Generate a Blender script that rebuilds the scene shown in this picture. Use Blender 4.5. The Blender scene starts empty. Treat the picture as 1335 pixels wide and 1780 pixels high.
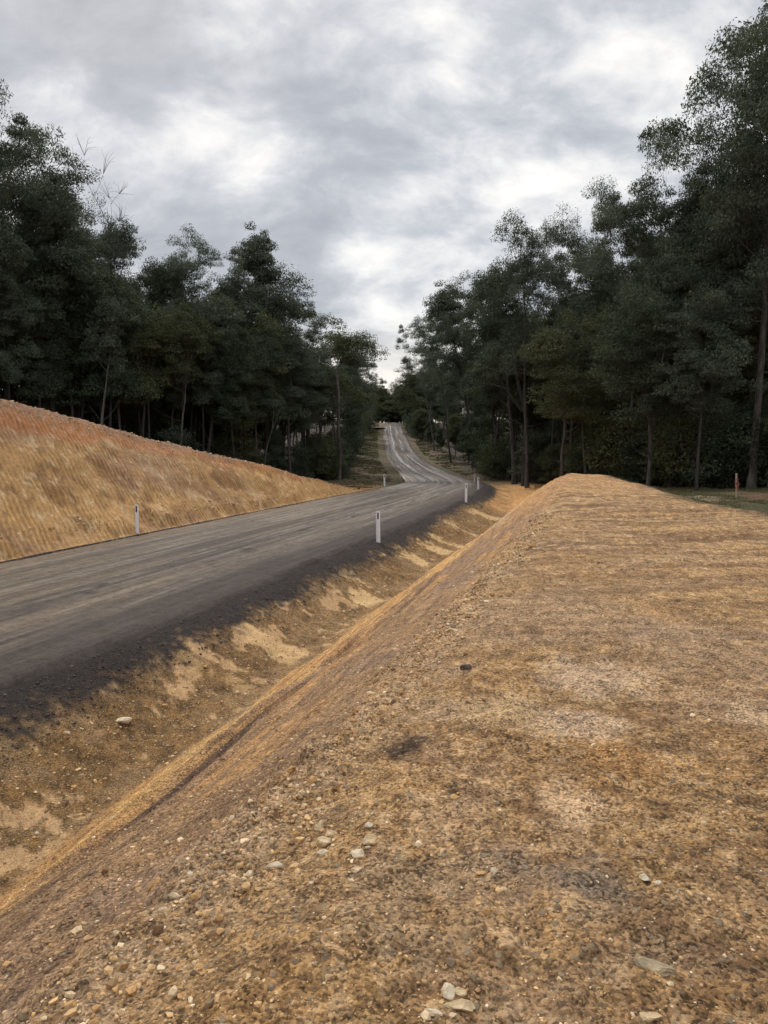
import bpy, math, random
import numpy as np
from mathutils import Vector

# ------------------------------------------------------------------ camera, sky, sun, exposure
SC = bpy.context.scene
COL = SC.collection
F_PX, CX, CY = 1286.0, 667.5, 890.0          # photo focal length and centre, pixels
PITCH = math.atan((890.0 - 765.0) / F_PX)    # camera looks down by this angle
cam_d = bpy.data.cameras.new("camera")
cam = bpy.data.objects.new("camera", cam_d)
COL.objects.link(cam)
cam.location = (0, 0, 0)                      # world z = 0 is the eye height
cam.rotation_euler = (math.pi / 2 - PITCH, 0, 0)
cam_d.sensor_fit = 'VERTICAL'
cam_d.sensor_height = 24.0
cam_d.lens = 24.0 * F_PX / 1780.0
cam_d.clip_start = 0.05
cam_d.clip_end = 3000
SC.camera = cam
SC.view_settings.view_transform = 'Standard'
SC.view_settings.look = 'None'
SC.view_settings.exposure = 0.40
SC.view_settings.gamma = 1.0
SC.cycles.max_bounces = 5
SC.cycles.diffuse_bounces = 3

SUN_EL, SUN_AZ = math.radians(36), math.radians(-20)   # azimuth from +Y, negative = left
sun_d = bpy.data.lights.new("sun", 'SUN')
sun_d.energy = 1.5
sun_d.angle = math.radians(10)
sun_d.color = (1.0, 0.94, 0.86)
sun = bpy.data.objects.new("sun", sun_d)
COL.objects.link(sun)
sdir = Vector((math.sin(SUN_AZ) * math.cos(SUN_EL), math.cos(SUN_AZ) * math.cos(SUN_EL), math.sin(SUN_EL)))
sun.rotation_euler = sdir.to_track_quat('Z', 'Y').to_euler()


def px_dir(px, py):
    """world direction through a photo pixel"""
    x, y = (px - CX) / F_PX, -(py - CY) / F_PX
    c, s = math.cos(PITCH), math.sin(PITCH)
    v = Vector((x, c + y * s, y * c - s))
    return v.normalized()


def N(nt, kind, loc=None, **kw):
    n = nt.nodes.new(kind)
    for k, v in kw.items():
        setattr(n, k, v)
    return n


def math_n(nt, op, a, b=None, clamp=False):
    n = nt.nodes.new('ShaderNodeMath')
    n.operation = op
    n.use_clamp = clamp
    for i, v in enumerate((a, b)):
        if v is None:
            continue
        if isinstance(v, (int, float)):
            n.inputs[i].default_value = v
        else:
            nt.links.new(v, n.inputs[i])
    return n.outputs[0]


def noise_n(nt, vec, scale, detail=4, rough=0.55, dist=0.0, dims='3D'):
    n = nt.nodes.new('ShaderNodeTexNoise')
    n.noise_dimensions = dims
    n.inputs['Scale'].default_value = scale
    n.inputs['Detail'].default_value = detail
    n.inputs['Roughness'].default_value = rough
    n.inputs['Distortion'].default_value = dist
    if vec is not None:
        nt.links.new(vec, n.inputs['Vector'])
    return n.outputs['Fac']


def maprange(nt, v, a, b, c=0.0, d=1.0, smooth=True):
    n = nt.nodes.new('ShaderNodeMapRange')
    n.interpolation_type = 'SMOOTHSTEP' if smooth else 'LINEAR'
    nt.links.new(v, n.inputs['Value'])
    n.inputs['From Min'].default_value = a
    n.inputs['From Max'].default_value = b
    n.inputs['To Min'].default_value = c
    n.inputs['To Max'].default_value = d
    return n.outputs['Result']


def mixc(nt, fac, a, b, mode='MIX'):
    n = nt.nodes.new('ShaderNodeMix')
    n.data_type = 'RGBA'
    n.blend_type = mode
    for sock, v in ((n.inputs[0], fac), (n.inputs[6], a), (n.inputs[7], b)):
        if isinstance(v, (int, float)):
            sock.default_value = v
        elif isinstance(v, tuple):
            sock.default_value = (*v, 1.0) if len(v) == 3 else v
        else:
            nt.links.new(v, sock)
    return n.outputs[2]


def vmul(nt, v, xyz):
    n = nt.nodes.new('ShaderNodeVectorMath')
    n.operation = 'MULTIPLY'
    nt.links.new(v, n.inputs[0])
    n.inputs[1].default_value = xyz
    return n.outputs[0]


def build_world():
    w = bpy.data.worlds.new("World")
    SC.world = w
    w.use_nodes = True
    nt = w.node_tree
    nt.nodes.clear()
    out = N(nt, 'ShaderNodeOutputWorld')
    bg = N(nt, 'ShaderNodeBackground')
    nt.links.new(bg.outputs[0], out.inputs[0])
    sky = N(nt, 'ShaderNodeTexSky', sky_type='NISHITA', sun_disc=False)
    sky.sun_elevation = SUN_EL
    sky.sun_rotation = SUN_AZ
    tc = N(nt, 'ShaderNodeTexCoord')
    d = tc.outputs['Generated']
    sep = N(nt, 'ShaderNodeSeparateXYZ')
    nt.links.new(d, sep.inputs[0])
    x, y, z = sep.outputs
    zz = math_n(nt, 'ADD', math_n(nt, 'MAXIMUM', z, 0.0), 0.75)
    u = math_n(nt, 'DIVIDE', x, zz)
    v = math_n(nt, 'DIVIDE', y, zz)
    comb = N(nt, 'ShaderNodeCombineXYZ')
    nt.links.new(u, comb.inputs[0])
    nt.links.new(v, comb.inputs[1])
    comb.inputs[2].default_value = 3.7
    P = comb.outputs[0]
    big = noise_n(nt, vmul(nt, P, (1.0, 1.45, 1)), 2.7, 7, 0.5, 0.2)
    mid = noise_n(nt, vmul(nt, P, (1.0, 1.5, 1)), 8.5, 8, 0.58, 0.25)
    field = math_n(nt, 'ADD', math_n(nt, 'MULTIPLY', big, 1.0), math_n(nt, 'MULTIPLY', mid, 0.78))
    field = math_n(nt, 'SUBTRACT', field, 0.375)
    # thin places and thick banks in the cloud deck, (px, py) in the photo, size in radians, weight
    spots = [(400, 285, 0.085, 0.115), (690, 450, 0.085, 0.10), (600, 470, 0.05, 0.05), (500, 55, 0.12, 0.09),
             (370, 60, 0.08, 0.06), (1060, 90, 0.13, 0.05), (900, 320, 0.16, 0.07), (1010, 250, 0.12, 0.05),
             (420, 200, 0.06, 0.07), (740, 170, 0.07, 0.05), (1200, 30, 0.13, 0.01), (90, 100, 0.05, 0.05),
             (690, 610, 0.14, 0.10), (1270, 210, 0.06, 0.07), (230, 230, 0.09, 0.035), (650, 700, 0.10, 0.06),
             (620, 380, 0.12, -0.04), (320, 120, 0.14, -0.04), (620, 140, 0.13, -0.04), (160, 270, 0.10, -0.05),
             (520, 480, 0.10, -0.04), (760, 480, 0.06, -0.05), (900, 200, 0.10, -0.04), (560, 250, 0.12, -0.05),
             (720, 310, 0.07, -0.05), (330, 380, 0.09, -0.05), (1100, 190, 0.09, -0.045), (900, 400, 0.10, -0.02)]
    wob = noise_n(nt, P, 7.0, 4, 0.6)
    acc = field
    for (px, py, r, wgt) in spots:
        dv = px_dir(px, py)
        n = N(nt, 'ShaderNodeVectorMath', operation='DISTANCE')
        nt.links.new(d, n.inputs[0])
        n.inputs[1].default_value = dv
        dd = math_n(nt, 'ADD', n.outputs['Value'], math_n(nt, 'MULTIPLY', math_n(nt, 'SUBTRACT', wob, 0.5), 0.16))
        g = maprange(nt, dd, 0.0, r * 1.5, wgt, 0.0)
        acc = math_n(nt, 'ADD', acc, g)
    ramp = N(nt, 'ShaderNodeValToRGB')
    nt.links.new(acc, ramp.inputs[0])
    cr = ramp.color_ramp
    cr.elements[0].position = 0.24
    cr.elements[0].color = (0.255, 0.272, 0.308, 1)
    cr.elements[1].position = 0.74
    cr.elements[1].color = (0.86, 0.83, 0.79, 1)
    for p, c in ((0.42, (0.36, 0.378, 0.412)), (0.52, (0.475, 0.487, 0.512)), (0.62, (0.66, 0.655, 0.65))):
        e = cr.elements.new(p)
        e.color = (*c, 1)
    col = mixc(nt, 0.96, sky.outputs[0], ramp.outputs[0])
    # the sky texture is physically bright: bring it to the cloud deck's scale
    skyc = N(nt, 'ShaderNodeVectorMath', operation='SCALE')
    nt.links.new(sky.outputs[0], skyc.inputs[0])
    skyc.inputs[3].default_value = 0.10
    col = mixc(nt, 0.92, skyc.outputs[0], ramp.outputs[0])
    # warm pale band low over the road, brighter deck overhead
    warm = maprange(nt, z, 0.03, 0.17, 1.0, 0.0)
    col = mixc(nt, warm, col, mixc(nt, 0.7, col, (0.90, 0.83, 0.72)))
    gain = maprange(nt, z, 0.50, 0.85, 1.0, 2.5)
    sc = N(nt, 'ShaderNodeVectorMath', operation='SCALE')
    nt.links.new(col, sc.inputs[0])
    nt.links.new(gain, sc.inputs[3])
    below = maprange(nt, z, -0.02, 0.0, 0.0, 1.0)
    fin = mixc(nt, below, (0.08, 0.075, 0.06), sc.outputs[0])
    nt.links.new(fin, bg.inputs[0])
    bg.inputs[1].default_value = 1.0


build_world()

# ------------------------------------------------------------------ helpers
rng = np.random.default_rng(7)
random.seed(7)


def lin(r, g, b):
    c = np.array([r, g, b], float) / 255.0
    return np.where(c <= 0.04045, c / 12.92, ((c + 0.055) / 1.055) ** 2.4)


def sm(a, b, x):
    t = np.clip((x - a) / (b - a), 0, 1)
    return t * t * (3 - 2 * t)


def _hash(ix, iy, seed):
    h = (ix.astype(np.int64) * 374761393 + iy.astype(np.int64) * 668265263 + seed * 1274126177) & 0xffffffff
    h = ((h ^ (h >> 13)) * 1274126177) & 0xffffffff
    h = h ^ (h >> 16)
    return (h & 0xffff) / 65535.0


def vnoise(x, y, seed=0):
    """value noise in 0..1"""
    x0, y0 = np.floor(x), np.floor(y)
    fx, fy = x - x0, y - y0
    fx = fx * fx * fx * (fx * (fx * 6 - 15) + 10)
    fy = fy * fy * fy * (fy * (fy * 6 - 15) + 10)
    a, b = _hash(x0, y0, seed), _hash(x0 + 1, y0, seed)
    c, d = _hash(x0, y0 + 1, seed), _hash(x0 + 1, y0 + 1, seed)
    return (a + (b - a) * fx) * (1 - fy) + (c + (d - c) * fx) * fy


def fbm(x, y, octv=4, seed=0, gain=0.5):
    s, amp, tot = 0.0, 1.0, 0.0
    for o in range(octv):
        s = s + amp * vnoise(x * 2 ** o + 17.3 * o, y * 2 ** o - 9.1 * o, seed + o)
        tot += amp
        amp *= gain
    return s / tot


def mesh_np(name, verts, faces, mat=None, smooth=True, uv=None, attrs=None, matidx=None):
    """verts (n,3), faces (m,3|4) -> mesh data"""
    me = bpy.data.meshes.new(name)
    verts = np.ascontiguousarray(verts, np.float32)
    faces = np.ascontiguousarray(faces, np.int32)
    k = faces.shape[1]
    me.vertices.add(len(verts))
    me.vertices.foreach_set('co', verts.ravel())
    me.loops.add(faces.size)
    me.loops.foreach_set('vertex_index', faces.ravel())
    me.polygons.add(len(faces))
    me.polygons.foreach_set('loop_start', np.arange(0, faces.size, k, dtype=np.int32))
    me.polygons.foreach_set('loop_total', np.full(len(faces), k, np.int32))
    me.polygons.foreach_set('use_smooth', np.full(len(faces), smooth, bool))
    for n, arr in (attrs or {}).items():
        if arr.ndim == 1:
            a = me.attributes.new(n, 'FLOAT', 'POINT')
            a.data.foreach_set('value', np.ascontiguousarray(arr, np.float32))
        else:
            a = me.attributes.new(n, 'FLOAT_COLOR', 'POINT')
            c = np.ones((len(arr), 4), np.float32)
            c[:, :3] = arr
            a.data.foreach_set('color', c.ravel())
    if uv is not None:
        l = me.uv_layers.new(name='road_uv')
        l.data.foreach_set('uv', np.ascontiguousarray(uv[faces.ravel()], np.float32).ravel())
    if mat is not None:
        me.materials.append(mat)
    me.update()
    me.validate()
    return me


def link(name, me, parent=None, **props):
    o = bpy.data.objects.new(name, me)
    COL.objects.link(o)
    if parent is not None:
        o.parent = parent
    for k, v in props.items():
        o[k] = v
    return o


def new_mat(name):
    m = bpy.data.materials.new(name)
    m.use_nodes = True
    nt = m.node_tree
    b = nt.nodes['Principled BSDF']
    return m, nt, b


# ------------------------------------------------------------------ road line and terrain heights
KN = np.array([  # centre of the road: X, Y, Z, half width
    (-34.0, -75.0, -2.9, 3.6), (-19.5, -28.0, -2.9, 3.6), (-12.3, -5.0, -2.9, 3.6), (-7.84, 9.66, -2.9, 3.6),
    (-3.6, 23.3, -2.9, 3.6), (0.45, 36.7, -2.92, 3.6), (2.9, 49.0, -3.25, 3.6), (4.7, 60.0, -3.6, 3.6),
    (5.4, 69.0, -3.8, 3.3), (4.2, 82.0, -3.5, 2.7), (3.0, 98.0, -2.8, 2.4), (2.5, 120.0, -1.75, 2.3),
    (2.4, 150.0, -0.1, 2.6), (2.3, 190.0, 2.3, 2.6), (2.5, 222.0, 4.8, 2.6), (3.0, 245.0, 5.7, 2.6),
    (4.0, 300.0, 6.2, 2.6), (5.0, 420.0, 6.5, 2.6)])
TY = np.arange(-74.0, 420.0, 0.25)


def smooth_interp(k):
    v = np.interp(TY, KN[:, 1], KN[:, k])
    for _ in range(2):
        w = 29
        vp = np.pad(v, (w // 2, w // 2), mode='reflect', reflect_type='odd')
        v = np.convolve(vp, np.ones(w) / w, 'valid')
    return v


TX, TZ, TW = smooth_interp(0), smooth_interp(2), smooth_interp(3)
SLOPE = np.gradient(TX, TY)
TTH = np.arctan(SLOPE)
TS = np.concatenate([[0], np.cumsum(np.hypot(np.diff(TX), np.diff(TY)))])


def road_coords(X, Y):
    """foot point along the road (as its Y), signed offset d (right positive), arc length s"""
    Yf = Y.copy()
    for _ in range(3):
        th = np.interp(Yf, TY, TTH)
        d = (X - np.interp(Yf, TY, TX)) * np.cos(th) - (Y - Yf) * np.sin(th)
        dd_c = np.clip(d, -9, 9)
        # far from the road the coordinates relax towards plain rows
        Yn = Y + d * np.sin(th)
        Yf = np.where(np.abs(Y) < 1e9, Yn, Yf)
        Yf = np.clip(Yf, -73, 419)
    th = np.interp(Yf, TY, TTH)
    d = (X - np.interp(Yf, TY, TX)) * np.cos(th) - (Y - Yf) * np.sin(th)
    return Yf, d, np.interp(Yf, TY, TS)


def cut_h(Yf):      # height of the cut bank on the left
    return np.interp(Yf, [-73, -10, 0, 10, 20.4, 27.5, 32.8, 39, 44, 48], [8, 8, 7.7, 6.5, 4.6, 3.1, 2.05, 1.0, 0.4, 0.0])


def nat_right(Yf, Y):
    a = np.interp(Y, [-30, 0, 20, 34, 50, 65, 85, 100, 120, 150, 190, 222, 260, 420],
                  [-1.7, -1.8, -2.1, -2.4, -3.15, -3.45, -3.4, -2.8, -1.8, -0.2, 2.1, 4.6, 6.0, 7.0])
    return a


def outer_edge(Yf):
    return np.interp(Yf, [-40, 10, 17, 24, 34, 44], [15, 12.2, 10.3, 8.4, 6.6, 5.6])


def terrain(X, Y, detail=True):
    X = np.asarray(X, float)
    Y = np.asarray(Y, float)
    Yf, d, s = road_coords(X, Y)
    zr = np.interp(Yf, TY, TZ)
    hw = np.interp(Yf, TY, TW)
    # ---- left side
    e = -d - hw                       # distance beyond the left road edge
    h = cut_h(Yf)
    wdt = 0.25 + h * 1.17
    t = np.clip((e - 0.25) / np.maximum(wdt, 0.3), 0, 1)
    prof = 0.93 * t + 0.07 * np.sin(t * math.pi / 2)
    zl = zr - 0.05 * sm(0, 0.3, e) + h * prof
    back = np.maximum(e - wdt - 0.25, 0)
    zl = zl + np.minimum(back * 0.02, 1.2) + sm(46, 60, Yf) * np.minimum(np.maximum(e, 0) * 0.03, 1.0)
    # ---- right side
    q = d - hw
    zd = zr - 0.62
    end = sm(36.5, 46, Yf)
    zc = -1.63 + 0.03 * np.sin(Yf * 0.3) + 0.12 * sm(20, 33, Yf) * (1 - sm(0, 3.5, q - 5.2) * 0.9)
    nr = nat_right(Yf, Y)
    near_r = sm(3.2, 10, q)
    nrq = zr * (1 - near_r) + nr * near_r
    nrq = np.where(Y > 60, nrq, np.minimum(nrq, nr * near_r + (zr - 0.25) * (1 - near_r)))
    zc = zc * (1 - end) + nrq * end
    dip = 1 - sm(50, 66, Yf) * 0.55
    zroad_side = zr - 0.62 * dip * sm(-0.1, 1.9, q) - 0.06
    qw = q + 0.45 * (fbm(s * 0.33, s * 0 + 2.2, 3, 15) - 0.5)
    tt = np.clip((qw - 2.1) / (3.7 - 0.85 * sm(18, 32, Yf)), 0, 1)
    rise = 1 - (1 - tt) ** 1.35
    zrise = zd * 1.0 + (zc - zd) * rise
    zditch = np.where(q < 2.0, zroad_side, np.maximum(zrise, zrise))
    zditch = np.where(q < 2.0, zroad_side, (zr - 0.62 * dip - 0.03) + (zc - (zr - 0.62 * dip - 0.03)) * rise)
    oe = outer_edge(Yf)
    fall = sm(0, 2.6, q - oe)
    zR = zditch * (1 - fall) + np.minimum(nr, zditch + 10) * fall
    z = np.where(d < -hw, zl, np.where(d > hw, zR, zr - 0.06 - 0.04))
    # road surface bed a little low under the road sheet
    inner = np.abs(d) < hw - 0.15
    z = np.where(inner, zr - 0.12, z)
    if detail:
        off = sm(hw - 0.2, hw + 0.6, np.abs(d))
        R = np.hypot(X, Y)
        n1 = fbm(X * 0.35, Y * 0.35, 3, 11) - 0.5
        z = z + off * n1 * 0.16
        # right bank and bench: clods, scrapes, windrow of rubble on the crest
        bank = sm(0.2, 1.0, q) * (1 - sm(44, 60, Yf))
        n2 = fbm(X * 3.0, Y * 3.0, 4, 21) - 0.5
        n3 = fbm(X * 11.0, Y * 11.0, 3, 31) - 0.5
        near = 1 - sm(14, 30, R)
        slope_z = sm(2.0, 2.4, q) * (1 - sm(4.6, 5.4, q))
        scr = fbm(s * 0.5 + q * 0.12, q * 9.0 - s * 0.12, 4, 41) - 0.5
        topz = sm(4.8, 5.6, q)
        wind = np.exp(-((q - 5.15 - 0.25 * (vnoise(s * 0.6, s * 0 + 3, 5) - .5)) / 0.34) ** 2)
        clod = np.clip(vnoise(X * 9, Y * 9, 77) - 0.52, 0, 1) + 0.6 * np.clip(vnoise(X * 21, Y * 21, 78) - 0.5, 0, 1)
        n4 = fbm(X * 34.0, Y * 34.0, 3, 33) - 0.5
        lump = fbm(X * 1.3, Y * 1.3, 3, 35) - 0.5
        z = z + bank * lump * 0.12 * sm(8, 18, R)
        z = z + bank * (topz * (n2 * 0.060 + n3 * 0.034 * near + n4 * 0.016 * (1 - sm(5, 9, R))) + slope_z * scr * 0.085
                        + (1 - slope_z) * (1 - topz) * (n2 * 0.08 + n3 * 0.02)
                        + wind * (0.035 + near * clod * 0.10) * (0.3 + 1.2 * vnoise(s * 0.7, s * 0 + 9, 8)))
        side = fbm(X * 0.9 + 0.15 * Y, Y * 5.5, 3, 51) - 0.5
        z = z + bank * topz * side * 0.05 * sm(4, 9, R)
        # scored ruts low on the right slope
        for qc, wd_, dp in ((3.40, 0.06, 0.10), (3.60, 0.05, 0.07), (3.25, 0.05, -0.06)):
            qq = q - qc - 0.18 * (fbm(s * 0.22, s * 0 + qc, 2, 61) - 0.5)
            z = z - bank * dp * np.exp(-(qq / wd_) ** 2) * (1 - sm(12, 22, Yf)) * vnoise(s * 0.8, s * 0, 3)
        # left cut
        cutm = sm(0.2, 0.6, e) * (1 - sm(0.9, 1.0, t)) * sm(0.2, 1.0, h)
        g = s + 0.54 * d
        cl = np.abs(vnoise(g * 5.2, d * 0.7, 81) - 0.5) * 2
        z = z + cutm * ((fbm(s * 0.8, d * 1.2, 5, 71) - 0.5) * 0.40 + (cl - 0.5) * 0.05 + (fbm(s * 4, d * 4, 4, 72, 0.6) - 0.5) * 0.10)
        lip = np.exp(-((e - wdt - 0.3) / 0.5) ** 2) * sm(0.1, 0.8, h)
        z = z + lip * (0.05 + 0.10 * (fbm(s * 1.4, d * 2.4, 3, 91) - 0.5))
        # forest floor lumps
        z = z + sm(1.5, 6, e) * sm(0.2, 2, back + sm(46, 50, Yf) * 5) * n1 * 0.35 + sm(0, 4, q - oe) * n1 * 0.25
    return z, dict(Yf=Yf, d=d, s=s, q=q, e=e, hw=hw, h=h, t=t, back=back, wdt=wdt, oe=oe)


def tz(x, y):
    z, _ = terrain(np.array([x]), np.array([y]))
    return float(z[0])


def px_ground(px, py):
    """where the ray through a photo pixel first meets the ground"""
    v = px_dir(px, py)
    k = np.concatenate([np.arange(1.2, 12, 0.01), np.geomspace(12, 300, 3000)])
    X, Y, Z = v.x * k, v.y * k, v.z * k
    g, _ = terrain(X, Y)
    hit = np.argmax(Z < g)
    return float(X[hit]), float(Y[hit]), float(g[hit])


# ------------------------------------------------------------------ forest edges (X at a given Y)
LE = np.array([(-70, 20), (-32, 36), (-22, 44), (-13, 52), (-7, 60), (-4.3, 65), (-4.0, 80), (-3.8, 100),
               (-3.6, 130), (-3.2, 190), (-2.4, 235)])
RE = np.array([(60, 18), (28, 30), (19.5, 36.5), (16.5, 45), (13.6, 55), (12.4, 65), (10.8, 76), (8.9, 100),
               (8.0, 130), (6.4, 190), (6.0, 235)])


def left_edge(Y):
    return np.interp(Y, LE[:, 1], LE[:, 0])


def right_edge(Y):
    return np.interp(Y, RE[:, 1], RE[:, 0])


# ------------------------------------------------------------------ ground mesh (fan that is fine near the viewer's path)
def build_ground():
    a1 = np.arange(-31, 31, 0.10)
    a2 = np.arange(31, 60, 0.8)
    a3 = np.arange(60, 300, 6.0)
    a4 = np.arange(-60, -31, 0.8)
    ang = np.radians(np.concatenate([a4, a1, a2, a3]))
    rs = [0.35]
    while rs[-1] < 900:
        r = rs[-1]
        if r < 1.6:
            dr = 0.12
        elif r < 9:
            dr = max(min(0.0019 * r * r, 0.0075 * r), 0.0048)
        elif r < 60:
            dr = 0.0062 * r
        else:
            dr = 0.02 * r
        rs.append(r + dr)
    rs = np.array(rs)
    A, R = np.meshgrid(ang, rs)
    X, Y = (R * np.sin(A)).ravel(), (R * np.cos(A)).ravel()
    Z, m = terrain(X, Y)
    nr, na = len(rs), len(ang)
    idx = np.arange(nr * na).reshape(nr, na)
    nxt = np.roll(idx, -1, axis=1)
    f = np.stack([idx[:-1], idx[1:], nxt[1:], nxt[:-1]], -1).reshape(-1, 4)[:, ::-1]
    V = np.stack([X, Y, Z], 1)
    # close the hole under the viewer
    V = np.vstack([V, [[0, 0, float(np.mean(Z[:na]))]]])
    q, e, s, d, Yf, h, t = m['q'], m['e'], m['s'], m['d'], m['Yf'], m['h'], m['t']
    back, oe, hw = m['back'], m['oe'], m['hw']
    q_true = q
    q = q + 0.45 * (fbm(s * 0.33, s * 0 + 2.2, 3, 15) - 0.5) * sm(1.0, 2.0, q) * (1 - sm(3.5, 4.6, q))
    RR = np.hypot(X, Y)

    def mix(c, col, k):
        return c * (1 - k[:, None]) + np.asarray(col)[None, :] * k[:, None]
    n_a = fbm(X * 0.7, Y * 0.7, 4, 101)
    n_b = fbm(X * 2.6, Y * 2.6, 4, 102)
    n_c = fbm(X * 8.0, Y * 8.0, 3, 103)
    n_d = fbm(X * 0.22, Y * 0.22, 3, 104)
    # bench (top): tan with brown and pale washes
    c = np.tile(lin(174, 138, 90), (len(X), 1))
    c = mix(c, lin(134, 102, 66), sm(0.40, 0.62, n_b) * 0.55)
    c = mix(c, lin(180, 148, 112), sm(0.52, 0.70, n_a) * 0.7)
    c = mix(c, lin(166, 126, 76), sm(0.50, 0.66, fbm(X * 2.1 + 9, Y * 2.6, 5, 105, 0.65)) * 0.5)
    fine = fbm(X * 16, Y * 16, 4, 112, 0.7)
    c = mix(c, lin(104, 78, 52), sm(0.52, 0.66, fine) * 0.55)
    c = mix(c, lin(192, 162, 122), (1 - sm(0.34, 0.46, fine)) * 0.5)
    c = mix(c, lin(158, 134, 106), sm(0.54, 0.72, fbm(X * 0.9 - 3, Y * 1.3, 4, 106)) * 0.4)
    c = mix(c, lin(104, 78, 54), sm(0.56, 0.70, fbm(X * 4.5, Y * 7.0, 5, 107, 0.65)) * 0.55)
    stre = fbm(X * 0.8 + 0.2 * Y, Y * 5.0, 4, 108)
    c = mix(c, lin(118, 90, 58), sm(0.48, 0.66, stre) * 0.5 * sm(3.5, 9, RR))
    c = mix(c, lin(186, 152, 104), sm(0.50, 0.68, fbm(X * 0.7, Y * 4.0 + 5, 4, 109)) * 0.45 * sm(5, 12, RR))
    st5 = fbm(X * 0.5 + 0.1 * Y, Y * 7.5, 4, 119, 0.65)
    c = mix(c, lin(92, 68, 46), sm(0.54, 0.64, st5) * 0.6 * sm(6, 14, RR))
    # pale worn strip with a bluish smear near the viewer
    for (px, py, r, col, w) in ((1010, 1560, 0.22, lin(122, 112, 98), 0.7), (1000, 1610, 0.22, lin(196, 158, 108), 0.5),
                                (985, 1400, 0.20, lin(206, 172, 130), 0.75), (1010, 1260, 0.28, lin(200, 172, 138), 0.7), (1320, 1240, 0.3, lin(190, 164, 130), 0.5), (860, 1230, 0.35, lin(190, 162, 120), 0.5),
                                (840, 1540, 0.30, lin(158, 134, 106), 0.4), (1040, 1170, 0.45, lin(196, 168, 134), 0.65),
                                (705, 1290, 0.16, lin(52, 36, 28), 0.8), (1230, 1120, 0.9, lin(160, 136, 108), 0.4),
                                (1060, 1320, 0.25, lin(180, 130, 70), 0.4), (650, 1560, 0.3, lin(158, 134, 104), 0.4)):
        v = px_dir(px, py)
        k = -1.6 / v.z
        gx, gy = v.x * k, v.y * k
        dist = np.hypot(X - gx, (Y - gy) * 0.8) + (fbm(X * 6, Y * 6, 3, 111) - 0.5) * r * 1.1
        c = mix(c, col, (1 - sm(r * 0.4, r * 1.1, dist)) * w)
    # right slope: purplish brown with ochre streaks along it, yellow band low down
    sl = sm(2.0, 2.2, q) * (1 - sm(4.7, 5.5, q + 0.8 * (n_b - 0.5)))
    st1 = fbm(s * 0.45 + q * 0.1, q * 7.0 - s * 0.1, 4, 121)
    st2 = fbm(s * 0.9, q * 14.0, 3, 122)
    cs = np.tile(lin(154, 124, 90), (len(X), 1))
    cs = mix(cs, lin(176, 136, 88), sm(0.5, 0.65, st1))
    cs = mix(cs, lin(116, 90, 70), sm(0.52, 0.66, st2) * 0.55)
    cs = mix(cs, lin(136, 114, 98), sm(0.55, 0.7, n_a) * 0.5)
    yb = (1 - sm(2.9, 3.4, q + 0.9 * (st1 - 0.5) + 0.5 * (st2 - 0.5))) * sm(2.0, 2.25, q)
    yb = np.maximum(yb, sm(20, 30, Yf) * (1 - sm(3.4, 4.4, q + 1.5 * (st1 - 0.5))) * sm(2.0, 2.2, q))
    cy = np.tile(lin(190, 154, 98), (len(X), 1))
    cy = mix(cy, lin(160, 118, 72), sm(0.45, 0.62, st2) * 0.7)
    cy = mix(cy, lin(206, 150, 96), sm(0.5, 0.7, st1) * 0.5)
    cs = cs * (1 - yb[:, None]) + cy * yb[:, None]
    # dark scored rut
    rut = np.exp(-((q - 3.50 - 0.18 * (fbm(s * 0.22, s * 0 + 3.15, 2, 61) - 0.5)) / 0.16) ** 2) * (1 - sm(10, 24, Yf))
    cs = mix(cs, lin(84, 64, 50), rut * 0.95 * sm(0.3, 0.5, fbm(s * 0.7, q * 10, 3, 123)))
    # grey wash running down the slope by the mound
    gw = np.exp(-((q - 3.2 - 0.25 * (n_a - .5)) / 0.24) ** 2) * sm(23, 26, Yf) * (1 - sm(34.5, 36.5, Yf))
    cs = mix(cs, lin(172, 158, 142), gw * 0.85)
    c = c * (1 - sl[:, None]) + cs * sl[:, None]
    # rubble windrow on the crest, slightly paler
    wr = np.exp(-((q - 5.25) / 0.26) ** 2) * (1 - sm(16, 24, Yf))
    c = mix(c, lin(178, 150, 114), wr * 0.7 * sm(0.35, 0.6, n_c))
    # the mound end, ochre
    c = mix(c, lin(184, 140, 88), sm(20, 27, Yf) * sl * 0.4 + sm(22, 30, Yf) * (1 - sl) * 0.35 * sm(3, 4, q))
    # road side face of the drain: gravelly olive brown with pale clay fans
    fc = (1 - sm(1.95, 2.2, q)) * sm(-0.1, 0.1, q)
    cf = np.tile(lin(124, 95, 56), (len(X), 1))
    cf = mix(cf, lin(88, 68, 42), sm(0.45, 0.6, n_c) * 0.7)
    cf = mix(cf, lin(138, 112, 76), sm(0.5, 0.66, n_b) * 0.6)
    fan = fbm(s * 1.15 + 0.45 * q + 3, q * 0.6 + 4, 4, 131, 0.45) + 0.16 * (n_c - 0.5) + 0.06 * (fbm(X * 12, Y * 12, 3, 133) - 0.5)
    zone = np.interp(Yf, [-5, 8, 13, 16, 20, 31, 40], [-0.08, -0.07, -0.02, 0.055, 0.08, 0.08, 0.03])
    fk = sm(9, 15, Yf) * sm(0.60, 0.65, fan + zone) * sm(0.45, 0.75, q) * (1 - sm(1.75, 2.05, q))
    blot = sm(0.58, 0.66, fbm(s * 2.6, q * 2.2 + s * 0.7, 5, 132, 0.6) + 0.02) * sm(0.3, 0.7, q) * (1 - sm(16, 22, Yf))
    cf = mix(cf, lin(174, 145, 98), fk * 0.85)
    cf = mix(cf, lin(172, 140, 98), blot * 0.75)
    c = c * (1 - fc[:, None]) + cf * fc[:, None]
    # dark road gravel spilling over the shoulder
    lim = 0.42 + 0.38 * sm(5, 16, Yf) * (1 - sm(24, 34, Yf)) + sm(34, 44, Yf) * 0.5
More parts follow.
